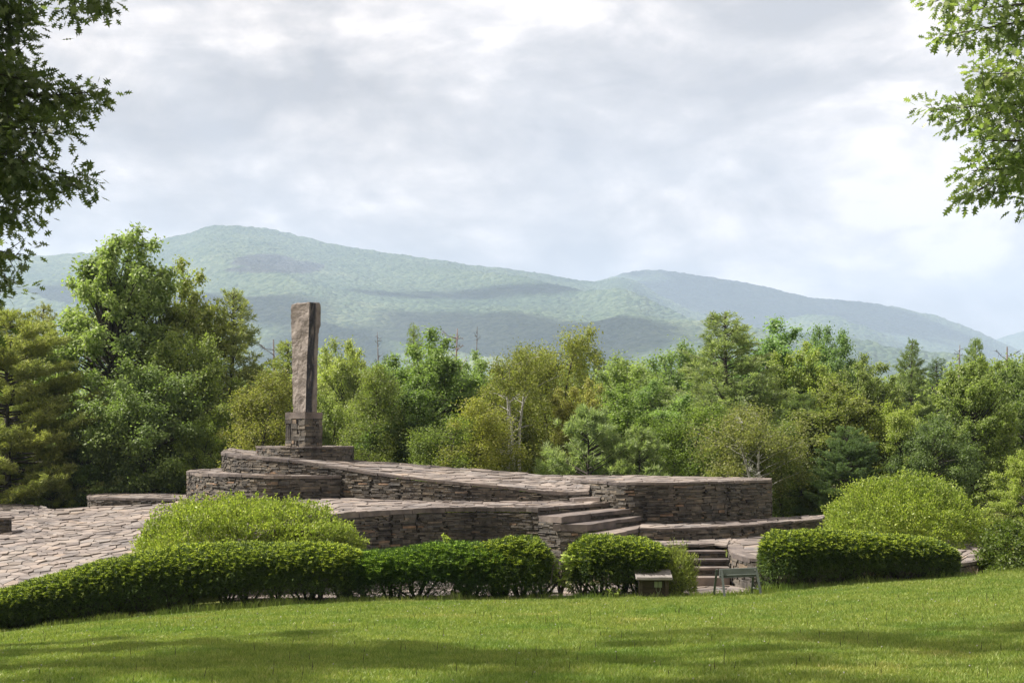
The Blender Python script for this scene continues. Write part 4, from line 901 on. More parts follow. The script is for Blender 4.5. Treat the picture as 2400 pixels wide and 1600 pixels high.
proto('spruce', pine_geo(205, 9, 1.7, spacing=.25, nb=7, start=.05, Ln=.10, w=.022, dens=1.1, up=.0, gappy=.05, taper=.95, needles=6), L_PINE, M_BARK, 9)
proto('birch1', birch_geo(301, 8.5, 2.2, 3, 170, 44000, lean=.28, thick=1.15, clear=.75), L_BIRCH, M_BIRCH, 8.5)
proto('birch2', birch_geo(302, 7.5, 1.6, 2, 130, 32000), L_BIRCH, M_BARK, 7.5)
proto('birch3', birch_geo(303, 5.0, 1.9, 2, 150, 24000, .075, .05, bare=.3, lean=.5, thick=1.25, clear=.75), L_BIRCH, M_BIRCH, 5.0)
proto('snag1', snag_geo(401, 9, 1.0, 16), None, M_DEAD, 9)
proto('snag2', snag_geo(402, 9, 2.4, 26, 2), None, M_TWIG, 9)
proto('snag3', snag_geo(403, 8, 1.8, 16, 2, 1.3), None, M_DEAD, 8)
seen = {}
def tree(name, label, cat, key, px, ytop, d, width=1.0, rot=0.0, color=(1, 1, 1), group='trees of the wood behind the stonework'):
    me, mt, H = PROTO[key]; x = (px-1200)/F*d; zt_ = -(ytop-HOR)/F*d; zb_ = -3.85; s_ = (zt_-zb_)/H
    root = empty(name, (x, d, zb_), label, cat, group); root.scale = (s_*width, s_*width, s_); root.rotation_euler = (0, 0, rot)
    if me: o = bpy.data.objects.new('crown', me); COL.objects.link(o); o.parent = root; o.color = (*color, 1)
    o = bpy.data.objects.new('trunk', mt); COL.objects.link(o); o.parent = root
    return root
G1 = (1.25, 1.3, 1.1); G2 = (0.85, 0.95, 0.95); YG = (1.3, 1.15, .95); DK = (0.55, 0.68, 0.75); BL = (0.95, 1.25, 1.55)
T = [
 ('white_pine', 'old spreading white pine with layered olive boughs filling the left edge', 'pine tree', 'pine3', 20, 735, 50, 1.0, 0.3, (1.35, 1.32, .95)),
 ('white_pine', 'pale pine crown rising just behind the old spreading pine at the left edge', 'pine tree', 'pine1', 90, 715, 57, 1.0, 1.3, (1.4, 1.3, 1.2)),
 ('hemlock_tree', 'small bright green hemlock at the foot of the spreading pine', 'young tree', 'layered', 125, 1085, 49, .8, .5, (1.3, 1.35, .8)),
 ('oak_tree', 'tallest broad green oak on the left, rounded crown against the mountain', 'oak tree', 'oak', 268, 562, 53, .92, 2.2, (1.0, 1.15, 1.1)),
 ('oak_tree', 'olive-green oak limb tree leaning right of the tallest oak', 'oak tree', 'broad2', 405, 625, 55, .78, 1.0, (1.1, 1.1, .85)),
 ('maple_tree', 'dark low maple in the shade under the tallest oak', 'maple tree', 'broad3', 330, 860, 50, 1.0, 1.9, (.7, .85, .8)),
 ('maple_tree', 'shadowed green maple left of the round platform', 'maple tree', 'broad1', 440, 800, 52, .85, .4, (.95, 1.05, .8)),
 ('white_pine', 'slender white pine with visible trunk between the oaks and the monolith', 'pine tree', 'pine2', 530, 680, 56, 1.05, .7, (1.35, 1.35, 1.2)),
 ('willow_tree', 'soft rounded yellow-green willow left of the pedestal', 'willow tree', 'birch2', 600, 885, 49, 1.25, 1.1, (1.05, .95, .8)),
 ('white_pine', 'ragged pine spreading on both sides behind the monolith', 'pine tree', 'pine1', 690, 800, 55, 1.35, 3.3, (1.3, 1.35, 1.0)),
 ('broadleaf_tree', 'bright green tree just right of the monolith', 'broadleaf tree', 'broad1', 800, 815, 60, .75, 2.0, G1),
 ('dead_tree', 'bare leaning grey dead limbs left of the monolith top', 'dead tree', 'snag3', 640, 795, 57, 1.3, 1.2, G1),
 ('dead_tree', 'single thin bare dead trunk right of the monolith against the blue slope', 'dead tree', 'snag1', 887, 778, 78, .8, .2, G1),
 ('spruce_tree', 'small dark spruce tip beside the thin bare trunk', 'spruce tree', 'spruce', 912, 838, 66, .9, .2, DK),
 ('birch_tree', 'fine-leaved birch with thin grey stems right of the round platform', 'birch tree', 'birch2', 865, 880, 48, 1.1, .5, (.85, .9, .8)),
 ('spruce_tree', 'pointed spruce spire rising above the bright poplar', 'spruce tree', 'spruce', 980, 768, 60, .85, 1.1, (1.0, 1.15, .9)),
 ('poplar_tree', 'tall bright green poplar in the middle of the wood', 'poplar tree', 'poplar', 1010, 798, 51, 1.1, .9, (.85, 1.05, 1.0)),
 ('poplar_tree', 'shorter poplar growing against the tall bright one on its left side', 'poplar tree', 'poplar', 945, 860, 49, 1.0, 2.9, (.75, .95, .8)),
 ('dead_tree', 'tangled reddish-brown dead crown right of the tall poplar', 'dead tree', 'snag2', 1070, 770, 60, 1.0, .4, G1),
 ('dead_tree', 'straight bare pole of a dead tree right of the tangled dead crown', 'dead tree', 'snag1', 1117, 765, 66, .6, 2.4, G1),
 ('broadleaf_tree', 'dusty green tree behind the dead trunks left of the birches', 'broadleaf tree', 'broad2', 1115, 835, 62, .8, 1.5, (.9, 1.1, 1.2)),
 ('birch_tree', 'olive birch with forked white trunks above the centre of the ramp', 'birch tree', 'birch1', 1205, 795, 49, 1.0, 0.2, (1.0, .95, .8)),
 ('birch_tree', 'tall yellowish birch just right of the white forked trunks', 'birch tree', 'birch2', 1305, 785, 52, 1.1, 2.1, (1.05, 1.0, .85)),
 ('birch_tree', 'low yellow-green birch thicket left of the white forked trunks', 'birch tree', 'birch2', 1120, 950, 46, 1.5, .1, (1.15, 1.05, .8)),
 ('birch_tree', 'low green birch thicket directly above the middle of the ramp', 'birch tree', 'birch2', 1030, 985, 46, 1.4, 1.7, (.95, 1.05, .8)),
 ('white_pine', 'dark pine shoulder right of the tall yellowish birch', 'pine tree', 'pine1', 1350, 805, 61, .9, 5.0, (1.0, 1.1, .9)),
 ('spruce_tree', 'tiny distant conifer tip between the birches and the round crowns', 'spruce tree', 'spruce', 1412, 828, 72, 1.1, .8, DK),
 ('maple_tree', 'maple with an orange-tinged patch in the middle distance', 'maple tree', 'broad2', 1365, 900, 50, .8, .6, YG),
 ('broadleaf_tree', 'round-crowned mid green tree right of the tiny conifer tip', 'broadleaf tree', 'broad3', 1480, 848, 60, 1.0, .2, (.95, 1.1, 1.0)),
 ('broadleaf_tree', 'round-crowned darker tree touching the tall lone pine', 'broadleaf tree', 'broad3', 1585, 822, 64, .95, 2.7, (.8, 1.0, .95)),
 ('broadleaf_tree', 'fresh light green sapling cluster below the round crowns', 'broadleaf tree', 'poplar', 1455, 925, 49, 1.3, 4.1, (.9, 1.1, .9)),
 ('broadleaf_tree', 'pale pointed sapling above the second blue-green pine', 'broadleaf tree', 'poplar', 1555, 915, 50, 1.1, 2.2, (1.0, 1.25, 1.3)),
 ('young_pine', 'larger blue-green young pine standing just above the ramp', 'young pine tree', 'youngpine', 1375, 972, 45.5, 1.0, .9, (1.35, 1.5, 1.45)),
 ('young_pine', 'smaller blue-green young pine beside the larger one', 'young pine tree', 'youngpine', 1505, 1020, 45.5, 1.0, 2.4, (1.25, 1.4, 1.25)),
 ('willow_tree', 'low olive thicket above the flat top of the high round wall', 'willow tree', 'birch2', 1600, 960, 46.5, 1.5, 1.4, (.8, .95, .7)),
 ('white_pine', 'tall lone white pine with open branches rising above the right wood', 'pine tree', 'pine2', 1702, 733, 52, 1.6, 1.9, (1.15, 1.25, 1.2)),
 ('broadleaf_tree', 'bright feathery tree just right of the tall lone pine', 'broadleaf tree', 'poplar', 1805, 775, 58, 1.2, .3, (.85, 1.15, 1.2)),
 ('broadleaf_tree', 'fresh green crown between the feathery tree and the dark twin crown', 'broadleaf tree', 'broad2', 1880, 815, 56, .8, .8, (1.15, 1.25, .9)),
 ('oak_tree', 'dark twin-topped oak above the right wood', 'oak tree', 'broad1', 1935, 785, 64, .75, 1.2, (.75, 1.0, 1.05)),
 ('birch_tree', 'small crooked white-stemmed birch at the end of the high round wall', 'birch tree', 'birch3', 1785, 960, 45, 1.15, 0.3, (.9, .85, .9)),
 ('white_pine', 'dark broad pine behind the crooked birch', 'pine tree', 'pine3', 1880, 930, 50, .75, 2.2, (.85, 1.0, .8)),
 ('maple_tree', 'yellowish-tipped maple in the middle of the right wood', 'maple tree', 'poplar', 1965, 915, 49, 1.4, 1.1, (.95, .95, .8)),
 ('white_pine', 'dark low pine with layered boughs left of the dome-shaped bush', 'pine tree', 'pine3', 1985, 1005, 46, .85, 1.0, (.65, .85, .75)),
 ('broadleaf_tree', 'dense grey-green tree right of the twin-topped oak', 'broadleaf tree', 'broad2', 2035, 842, 58, .85, 1.6, (.9, 1.0, .9)),
 ('white_pine', 'pointed dusky pine on the right skyline', 'pine tree', 'pine1', 2128, 798, 63, .85, .2, (1.0, 1.15, 1.05)),
 ('broadleaf_tree', 'light layered tree above the top of the dome-shaped bush', 'broadleaf tree', 'layered', 2115, 930, 48, .7, 2.8, (1.15, 1.25, .8)),
 ('spruce_tree', 'dark blackish spruce between the right skyline pines', 'spruce tree', 'spruce', 2205, 845, 68, 1.3, 1.8, (.5, .65, .7)),
 ('dead_tree', 'thin bare dead top between the dark spruce and the right pine', 'dead tree', 'snag1', 2246, 808, 66, 1.1, 3.1, G1),
 ('white_pine', 'pine with two-pronged tip near the right edge', 'pine tree', 'pine2', 2292, 795, 62, .7, 4.0, (1.1, 1.3, 1.15)),
 ('dead_tree', 'crooked bare branches on the skyline at the right edge', 'dead tree', 'snag3', 2362, 812, 62, 1.5, 2.3, G1),
 ('broadleaf_tree', 'large olive tree filling the right side of the wood', 'broadleaf tree', 'oak', 2275, 858, 51, .95, .4, (.95, 1.08, .85)),
 ('broadleaf_tree', 'dark tree cut by the right edge of the picture', 'broadleaf tree', 'broad1', 2410, 850, 53, .9, 2.9, (.8, .95, .85)),
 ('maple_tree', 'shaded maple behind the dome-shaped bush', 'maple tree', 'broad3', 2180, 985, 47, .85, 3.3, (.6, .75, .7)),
 ('broadleaf_tree', 'low pale leafy tree at the right edge above the darker bush', 'young tree', 'layered', 2405, 1045, 43, .75, 1.2, (1.25, 1.35, .9)),
 ('broadleaf_tree', 'shrubby green tree right of the pedestal foot', 'broadleaf tree', 'broad3', 770, 930, 50, .65, 1.4, (1.1, 1.2, 1.0)),
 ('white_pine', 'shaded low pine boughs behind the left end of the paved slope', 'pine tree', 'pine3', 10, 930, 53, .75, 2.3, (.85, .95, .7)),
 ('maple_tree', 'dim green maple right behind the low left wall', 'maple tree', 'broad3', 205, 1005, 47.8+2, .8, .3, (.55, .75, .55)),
 ('broadleaf_tree', 'leafy undergrowth tree beside the curved terrace', 'broadleaf tree', 'broad3', 480, 985, 50, .75, 5.3, (.95, 1.1, .7)),
 ('willow_tree', 'olive thicket behind the crooked birch and the wall end', 'willow tree', 'birch2', 1835, 1000, 47.5, 1.5, 2.9, (.75, .85, .7)),
 ('white_pine', 'mid-height pine between the saplings and the tall lone pine', 'pine tree', 'pine1', 1640, 890, 57, .9, 1.4, (1.15, 1.2, 1.0)),
]
for t_ in T:
    tree(t_[0], t_[1], t_[2], *t_[3:10])

# background wood: one mass behind the individual trees
def woodland():
    r = np.random.default_rng(77); V = []; mb = MB()
    for i in range(150):
        d = r.uniform(66, 96); px_ = r.uniform(-300, 2700); yt = 872+r.normal(0, 14)+12*math.sin(px_/140)
        x = (px_-1200)/F*d; zt_ = -(yt-HOR)/F*d; h = zt_+3.85; R = r.uniform(1.8, 3.0)
        mb.tube([(x, d, -4), (x, d, zt_-1)], [.12, .05], 5)
        for k in range(26):
            dd = rdir(1, r)[0]; c = np.array([x, d, zt_-h*.42])+dd*np.array([R, R, h*.42])*r.uniform(.5, 1); n = 130
            rc = R*.36; ds = rdir(n, r); pos = c+ds*rc*np.sqrt(r.random(n))[:, None]; nn = unit(ds*.5+np.array([0, 0, .7])+r.normal(0, .5, (n, 3)))
            V.append(cards(pos, unit(np.cross(nn, rdir(n, r))), nn, .24, .16))
    root = empty('woodland', (0, 80, -3.8)); tag(root, 'dense mass of further trees behind the front row of the wood', 'woodland', kind='stuff')
    o = link_mesh('crowns', leafmesh('crowns', np.vstack(V)-np.array(root.location)), L_BROAD, root); o.color = (.95, 1.08, 1.0, 1); o['kind'] = 'stuff'
    o = mb.build('trunks', M_BARK, root); o['kind'] = 'stuff'
woodland()
def unseen_woods_behind():  # unseen trees added behind the camera to hold back sky light
    r = np.random.default_rng(78); V = []; mb = MB()
    for i in range(46):
        a = math.radians(r.uniform(118, 422)); rad = r.uniform(17, 34); x = math.cos(a)*rad*1.25; y = math.sin(a)*rad*.8-9
        if abs(x) < .42*y+6 or (x < 0 and y > 2): continue
        h = r.uniform(13, 18); R = r.uniform(3, 4.5); g = float(ground(x, y)); mb.tube([(x, y, g-.2), (x, y, g+h*.8)], [.3, .08], 6)
        for k in range(34):
            dd = rdir(1, r)[0]; c = np.array([x, y, g+h*.55])+dd*np.array([R, R, h*.42])*r.uniform(.4, 1); n = 36; ds = rdir(n, r); pos = c+ds*R*.36*np.sqrt(r.random(n))[:, None]; nn = unit(ds*.5+np.array([0, 0, .7])+r.normal(0, .5, (n, 3)))
            V.append(cards(pos, unit(np.cross(nn, rdir(n, r))), nn, .6, .4))
    root = empty('woodland', (0, -20, -1.6)); tag(root, 'tall unseen wood behind the camera, added to dim the sky light', 'woodland', kind='stuff')
    o = link_mesh('crowns', leafmesh('crowns', np.vstack(V)-np.array(root.location)), L_BROAD, root); o['kind'] = 'stuff'; o.color = (.7, .8, .7, 1)
    o = mb.build('trunks', M_BARK, root); o['kind'] = 'stuff'
unseen_woods_behind()
# rough meadow tufts in front of the wood
def tufts():
    r = np.random.default_rng(9); n = 60000; d = r.uniform(41, 60, n); x = r.uniform(-.42, .42, n)*d; k = ~((x < 8.6) & (d < 49)); x = x[k]; d = d[k]; n = len(x)
    b = np.stack([x, d, ground(x, d)], 1); h = r.uniform(.12, .5, n)*(0.4+vn(x*.8, d*.8)); D = unit(np.array([0, 0, 1])+r.normal(0, .35, (n, 3)))
    o = link_mesh('meadow_grass', leafmesh('meadow_grass', cards(b, D, rdir(n, r), h, .03)), L_BIRCH); o.color = (1.4, 1.1, .9, 1)
    tag(o, 'rough tan and green meadow grass behind the stonework', 'grass', kind='stuff')
tufts()

# ------------------------------------------------------------------ near oaks framing the view
def lobed(C, D, Nn, Ln, lobes):
    D = unit(D); T_ = unit(np.cross(D, Nn)); Ln = np.broadcast_to(Ln, (len(C),))[:, None]
    out_ = [C+D*Ln*a+T_*Ln*b for a, b in lobes]; return np.stack(out_, 1).reshape(-1, 3)
RED = [(0, 0), (.16, .05), (.20, .24), (.34, .07), (.42, .42), (.56, .09), (.70, .34), (.74, .08), (1.0, 0), (.74, -.08), (.70, -.34), (.56, -.09), (.42, -.42), (.34, -.07), (.20, -.24), (.16, -.05)]
WHT = [(0, 0), (.2, .04), (.32, .26), (.40, .06), (.56, .34), (.62, .07), (.80, .28), (.84, .07), (1.0, .04), (1.0, -.04), (.84, -.07), (.80, -.28), (.62, -.07), (.56, -.34), (.40, -.06), (.32, -.26), (.2, -.04)]
def near_oak(name, label, trunk, boughs, d, seed, lobes, Ln, overhang, color):
    r = np.random.default_rng(seed); root = empty(name, trunk, label, 'oak tree'); base = np.array(trunk); V = []; mb = MB()
    Ht = 13.0; top = base+np.array([0, 0, Ht]); mb.tube([base-[0, 0, .3], base+[.1, 0, 3], base+[-.1, .1, 7], top], [.42, .34, .25, .08], 12)
    def cluster(p, n, rad, dirv):
        dd = rdir(n, r); q = r.random(n)**.5; pos = p+dd*(rad*q)[:, None]*np.array([1.15, 1.15, .6]); nn = unit(np.array([0, 0, 1])+r.normal(0, .55, (n, 3))); D = unit(dirv*.7+dd*.7+r.normal(0, .3, (n, 3))+np.array([0, 0, -.35]))
        V.append(lobed(pos, D, nn, Ln*r.uniform(.6, 1.15, n), lobes))
    for (xa_, ya_, xb_, yb_, rad, m_) in boughs:
        dd_ = d+r.uniform(-.9, .9); a = P(xa_, ya_, dd_); b = P(xb_, yb_, dd_+r.uniform(-.5, .5)); dv = unit(b-a)
        st = base+np.array([0, 0, np.clip(a[2]-base[2]-r.uniform(.3, 2.6), 2, Ht-1)]); mid = st*.5+a*.5+r.normal(0, .35, 3)+np.array([0, 0, .35])
        for j in range(9):
            q = st*(1-j/9)+a*(j/9) if j < 3 else mid*(1-(j-3)/6)+a*((j-3)/6); q = q+r.normal(0, 1, 3)*np.array([.5, .8, .5])
            if j > 1: mb.tube([mid*.5+a*.5, q], [.012, .004], 3, cap=False); cluster(q, 16, .34, unit(q-st))
        pts = [st, st*.7+mid*.3+r.normal(0, .1, 3), mid, a, a*.5+b*.5+r.normal(0, .06, 3), b-dv*.12]
        mb.tube(pts, [.08, .06, .045, .03, .018, .005], 6)
        ln = np.linalg.norm(b-a); k = int(ln/.15)+2
        for i in range(k):
            t = i/(k-1); p = a*(1-t)+b*t; sp_ = rad*(1.15-.55*t)
            for j in range(m_):
                q = p+r.normal(0, 1, 3)*np.array([.5, .9, .62])*sp_ - dv*sp_*.25
                mb.tube([p-dv*.1, q], [.008, .003], 3, cap=False)
                cluster(q, 13, .20, unit(dv*.5+(q-p)/(np.linalg.norm(q-p)+.05)))
    # the high crown, above the frame
    VV = []
    for (cx_, cy_, cz_, R, n) in overhang:
        c = np.array([cx_, cy_, cz_]); mb.tube([base+np.array([0, 0, Ht*.6]), (base+np.array([0, 0, Ht*.8])+c)/2, c], [.12, .08, .03], 6, cap=False)
        for k in range(int(n/90)):
            cc_ = c+rdir(1, r)[0]*R*r.uniform(.3, 1)**.6*np.array([1, 1, .7]); m_ = 90; ds = rdir(m_, r); pos = cc_+ds*.5*np.sqrt(r.random(m_))[:, None]; nn = unit(np.array([0, 0, 1])+r.normal(0, .5, (m_, 3)))
            V.append(lobed(pos, unit(np.cross(nn, rdir(m_, r))), nn, Ln*1.5*r.uniform(.7, 1.1, m_), lobes))
    V = np.vstack(V); o = link_mesh('crown', leafmesh('crown', V-base, len(lobes)), L_OAK, root); o.color = (*color, 1)
    mb.build('trunk', M_BARK, root, smooth=True)
    return root
bl = [(-260, -120, 120, 20, .24, 3), (-200, 10, 70, 60, .26, 3), (-200, 40, 80, 130, .24, 3), (-200, 110, 110, 190, .24, 3), (-100, 190, 278, 222, .20, 3), (60, 220, 240, 262, .17, 3), (-200, 210, 150, 270, .28, 3), (-200, 290, 190, 318, .26, 3),
      (-200, 340, 120, 375, .26, 3), (-100, 380, 240, 430, .20, 3), (-200, 400, 150, 455, .26, 3), (-200, 440, 85, 500, .22, 3), (-200, 160, 40, 170, .26, 3), (-200, 330, 30, 300, .26, 3),
      (-220, 540, 90, 605, .22, 3), (-220, 580, 60, 650, .22, 3), (-200, 640, 30, 700, .2, 3), (160, -170, 270, 25, .15, 3), (140, -200, 205, 40, .13, 2), (-200, 700, 15, 770, .18, 2)]
bl += [(-260, 20*k*1.9-40, 40+30*(k % 3), 38*k, .3, 3) for k in range(0, 14)]
bl = [(a, b, c-32, d_-4, e_*.9, f) for a, b, c, d_, e_, f in bl]
near_oak('red_oak', 'dark foreground red oak whose pointed leaves hang in from the upper left', (-9.2, 16.5, float(ground(-9.2, 16.5))), bl, 17.0, 51, RED, .145,
         [(-13.5, 19.5, 5.2, 2.4, 2400), (-10.5, 19.5, 6.8, 2.4, 2200), (-6.3, 19.6, 8.8, 2.0, 1700), (-3.2, 18.6, 9.3, 2.4, 1700), (-9, 15.5, 8, 3, 2400), (-13, 15, 6.5, 2.8, 2000), (-6, 14, 8.2, 2.8, 1800), (-1, 15.5, 8.8, 2.4, 900), (1.2, 17.8, 10, 2, 500)], (1, 1, 1))
brt = [(2600, -120, 2185, 5, .22, 3), (2600, -60, 2260, 30, .24, 3), (2600, 30, 2205, 85, .18, 3), (2600, 60, 2300, 120, .28, 3), (2600, 130, 2320, 190, .28, 3), (2560, 160, 2285, 175, .2, 3), (2560, 200, 2170, 262, .17, 3), (2500, 220, 2230, 290, .19, 3),
       (2600, 240, 2340, 290, .24, 3), (2560, 330, 2290, 330, .17, 2), (2560, 330, 2350, 350, .2, 3), (2560, 370, 2275, 400, .13, 3), (2480, 380, 2265, 455, .11, 3), (2560, 400, 2330, 410, .14, 2), (2560, 430, 2395, 470, .16, 3), (2600, 0, 2350, 40, .3, 3)]
near_oak('white_oak', 'foreground white oak whose lobed leaves hang in from the upper right', (9.6, 17.0, float(ground(9.6, 17))), brt, 17.5, 52, WHT, .14,
         [(8.5, 17.5, 7.0, 2.2, 1800), (9.5, 15, 9, 2.6, 2000)], (1.6, 1.62, 1.4))

# ------------------------------------------------------------------ mountains
def forest_mat(name, rock=False):
    m, n, l = new_mat(name); g = n.new('ShaderNodeNewGeometry')
    mp = n.new('ShaderNodeMapping'); mp.inputs['Scale'].default_value = (.085, .085, .085); l.new(g.outputs['Position'], mp.inputs[0])
    v = n.new('ShaderNodeTexVoronoi'); v.inputs['Scale'].default_value = 1.0; l.new(mp.outputs[0], v.inputs['Vector'])
    big = noise_n(n, l, g.outputs['Position'], .0022, 5, .6)
    c1 = ramp(n, l, big.outputs[0], [(.35, (.045, .072, .046)), (.55, (.078, .108, .066)), (.75, (.13, .155, .095))]).outputs[0]
    sp_ = n.new('ShaderNodeSeparateColor'); l.new(v.outputs['Color'], sp_.inputs[0])
    vr = ramp(n, l, sp_.outputs[0], [(0, (.6, .7, .7)), (1, (1.4, 1.3, 1.2))]).outputs[0]
    col = mixc(n, l, 1.0, c1, vr, 'MULTIPLY')
    if rock:
        at_ = n.new('ShaderNodeAttribute'); at_.attribute_name = 'rock'
        rk = ramp(n, l, noise_n(n, l, g.outputs['Position'], .03, 5).outputs[0], [(.3, (.022, .026, .024)), (.7, (.075, .078, .072))]).outputs[0]
        col = mixc(n, l, at_.outputs['Fac'], col, rk)
    p = n.new('ShaderNodeBsdfPrincipled'); l.new(col, p.inputs['Base Color']); p.inputs['Roughness'].default_value = 1; p.inputs['Specular IOR Level'].default_value = .05
    b = n.new('ShaderNodeBump'); b.inputs['Strength'].default_value = 1; b.inputs['Distance'].default_value = 6; b.invert = True; l.new(v.outputs['Distance'], b.inputs['Height']); l.new(b.outputs[0], p.inputs['Normal'])
    o = n.new('ShaderNodeOutputMaterial'); l.new(p.outputs[0], o.inputs[0]); return m
M_FOR = forest_mat('forest_slope', True); M_FOR2 = forest_mat('far_forest_slope')
def mountain(name, sky_pts, dr_, d_foot, nx, ny, seed, mat, spur=80, xpad=(-700, 3100), rough=1.0, shape=1.25, dback=900, rockmask=None, slant=1.0):
    sk = np.array(sky_pts, float); px_ = np.linspace(xpad[0], xpad[1], nx); ysk = np.interp(px_, sk[:, 0], sk[:, 1])
    k = np.ones(9)/9; ysk = np.convolve(np.pad(ysk, 4, 'edge'), k, 'valid')
    t = np.concatenate([np.linspace(0, 1, ny), 1+np.linspace(.02, 1, 24)]); PX, TT = np.meshgrid(px_, t)
    Dd = np.where(TT <= 1, d_foot+(dr_-d_foot)*TT, dr_+dback*(TT-1)); X_ = (PX-1200)/F*dr_*(0.55+0.45*Dd/dr_)
    PXe = X_/Dd*F+1200; YS = np.interp(PXe, px_, ysk); Zr = (HOR-YS)/F*dr_
    s_ = np.where(TT <= 1, np.clip(TT, 0, 1)**shape, 1-(TT-1)**1.4)
    q = X_*.82*slant+Dd*.57; pl = X_*.57-Dd*.82*slant
    rg = 1-np.abs(2*vn(q/620+seed, pl/2600, seed)-1); rg2 = 1-np.abs(2*vn(q/270+seed, pl/1100, seed+5)-1); rg3 = fbm(X_/140, Dd/140, 3, seed+8)
    env = np.sin(np.pi*np.clip(TT, 0, 1)**.8)*(TT <= 1)*(1-np.clip(TT, 0, 1)**5)
    Z_ = -8+(Zr+8)*s_+env*spur*((rg-.5)*1.1+(rg2-.5)*.45)+ (rg3-.5)*14*(0.25+env)
    Z_ += rough*(vn(X_/9, Dd/9, seed+3)-.5)*5+rough*(vn(X_/23, Dd/23, seed+6)-.5)*6
    rk = np.zeros_like(Z_)
    if rockmask:
        PY = HOR-Z_/Dd*F
        for (ax, ay, rx_, ry_) in rockmask:
            e2 = ((PXe-ax)/rx_)**2+((PY-ay)/ry_)**2+1.0*(fbm(X_/60, Dd/40, 3, 4)-.5); m2 = np.clip((1.05-e2)*4, 0, 1); rk = np.maximum(rk, m2)
    o = grid_mesh(name, X_, Dd, Z_, mat)
    if rockmask: a = o.data.attributes.new('rock', 'FLOAT', 'POINT'); a.data.foreach_set('value', np.clip(rk*1.3, 0, 1).ravel().astype(np.float32))
    tag(o, kind='structure'); return o
main_sky = [(-800, 640), (-300, 612), (0, 600), (90, 598), (215, 591), (330, 580), (385, 560), (435, 550), (470, 533), (500, 527), (560, 529), (640, 538), (700, 552), (780, 572), (900, 592), (1030, 610), (1150, 626), (1250, 638), (1330, 654), (1390, 661), (1425, 654), (1455, 648), (1480, 652), (1505, 667), (1543, 690), (1610, 722), (1684, 753), (1760, 792), (1860, 850), (2050, 935), (3300, 985)]
mountain('mountain', main_sky, 4500, 1500, 760, 330, 3, M_FOR, spur=190, rockmask=[(615, 612, 75, 17), (690, 626, 75, 15), (590, 632, 60, 8)])
far_sky = [(-800, 800), (900, 740), (1250, 690), (1390, 661), (1420, 655), (1450, 643), (1500, 632), (1560, 633), (1640, 645), (1750, 662), (1830, 680), (1900, 697), (1980, 703), (2100, 718), (2200, 740), (2280, 770), (2330, 794), (2380, 818), (2450, 850), (2700, 930), (3400, 985)]
mountain('far_mountain', far_sky, 5600, 3600, 620, 190, 8, M_FOR2, spur=90, xpad=(600, 3200))
spur_sky = [(1200, 1000), (1600, 860), (1750, 790), (1850, 748), (1900, 735), (1960, 742), (2030, 765), (2100, 795), (2160, 825), (2230, 862), (2350, 910), (2700, 985), (3400, 1000)]
mountain('mountain_spur', spur_sky, 4300, 2400, 420, 170, 12, M_FOR2, spur=40, xpad=(1150, 3000), dback=700)
mountain('distant_hill', [(1800, 900), (2200, 850), (2330, 797), (2360, 786), (2400, 774), (2480, 752), (2700, 735), (3300, 800)], 7400, 6200, 220, 60, 15, M_FOR2, spur=40, xpad=(1800, 3200), rough=1.2, dback=600)

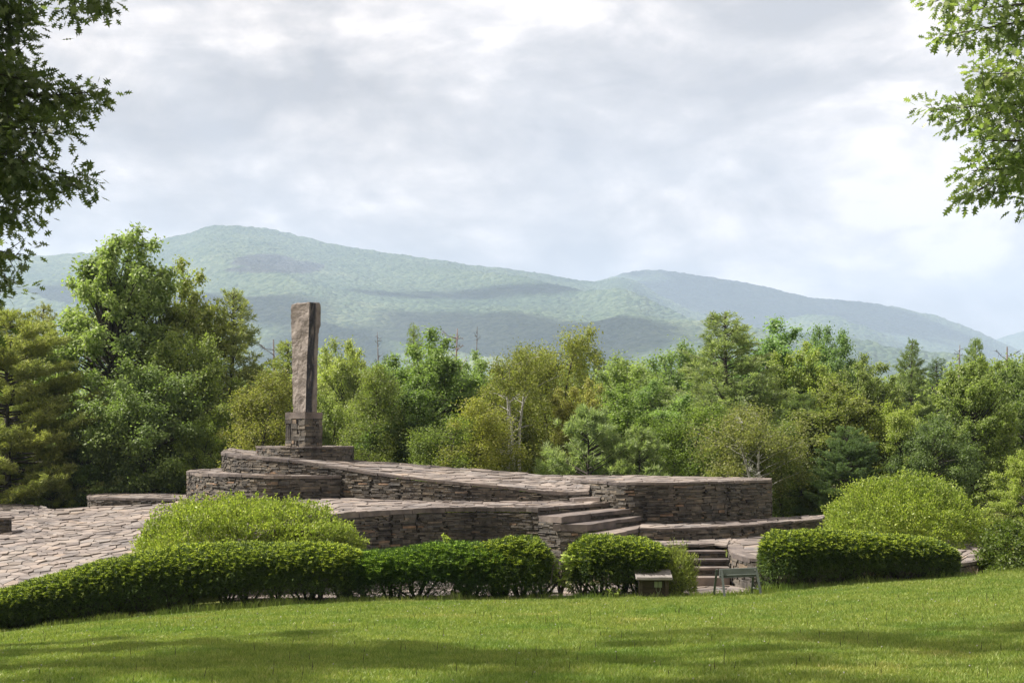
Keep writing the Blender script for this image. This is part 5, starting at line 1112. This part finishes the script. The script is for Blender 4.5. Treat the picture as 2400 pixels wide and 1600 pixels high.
# ------------------------------------------------------------------ clouds high above the mountain (above the frame), shading parts of its slopes
def on_slope(px_, py_, sky_pts, dr_, df_, shape=1.25):
    sk = np.array(sky_pts, float); zr = (HOR-np.interp(px_, sk[:, 0], sk[:, 1]))/F*dr_
    dd = np.linspace(df_+20, dr_, 300); z = -8+(zr+8)*((dd-df_)/(dr_-df_))**shape; pyy = HOR-z/dd*F; return float(dd[np.argmin(np.abs(pyy-py_))])
def cloud(px_, py_, which, rpx, ry_, seed):
    d_ = on_slope(px_, py_, main_sky, 4500, 1500) if which == 0 else on_slope(px_, py_, far_sky, 5600, 3600); rx_ = rpx*d_/F
    r = np.random.default_rng(seed); t = P(px_, py_, d_); zc = 2300.0; k = zc-t[2]; c = np.array([t[0]+SUN.x/SUN.z*k, t[1]+SUN.y/SUN.z*k, zc])
    import bmesh
    bm = bmesh.new(); bmesh.ops.create_icosphere(bm, subdivisions=2, radius=1.0); bv = np.array([v.co[:] for v in bm.verts]); bf = [[v.index for v in f.verts] for f in bm.faces]; bm.free()
    mb = MB()
    for i in range(90):
        q = r.random()**.55; a = r.random()*6.283; p = np.array([math.cos(a)*q*rx_, math.sin(a)*q*ry_, r.uniform(-30, 60)*(1-q)]); s_ = (1.12-q)*min(rx_, ry_)*.30*r.uniform(.6, 1.3)+22
        mb.add(bv*np.array([s_, s_, s_*.55])*(1+.12*r.normal(0, 1, (len(bv), 1)))+p, bf)
    o = mb.build('cloud', M_CLOUD, None, smooth=True, origin=(0, 0, 0)); o.location = c; tag(o, kind='structure')
M_CLOUD = solid_mat('cloud_white', [(0, (.8, .8, .8)), (1, (.85, .85, .85))], 1, bump=0)
for i, a in enumerate([(400, 735, 0, 190, 330), (620, 715, 0, 130, 200), (760, 800, 0, 170, 260), (1120, 805, 0, 270, 300), (1110, 705, 0, 130, 70), (930, 700, 0, 90, 60), (1420, 860, 0, 250, 260), (120, 680, 0, 110, 200), (1330, 735, 0, 110, 50), (1700, 700, 1, 190, 600), (1900, 735, 1, 170, 500), (2130, 770, 1, 170, 400)]): cloud(*a, 600+i)
# ------------------------------------------------------------------ haze
hz = MB(); hz.box((0, 4225, 445), (6200, 4375, 455))
hm, n, l = new_mat('haze_air'); pvv = n.new('ShaderNodeVolumePrincipled'); pvv.inputs['Color'].default_value = (0.60, 0.74, 1.0, 1); pvv.inputs['Density'].default_value = 1.6e-4; pvv.inputs['Anisotropy'].default_value = 0.1
o_ = n.new('ShaderNodeOutputMaterial'); l.new(pvv.outputs[0], o_.inputs['Volume'])
ho = hz.build('haze', hm); tag(ho, 'pale blue summer haze filling the valley air', 'haze', kind='stuff')
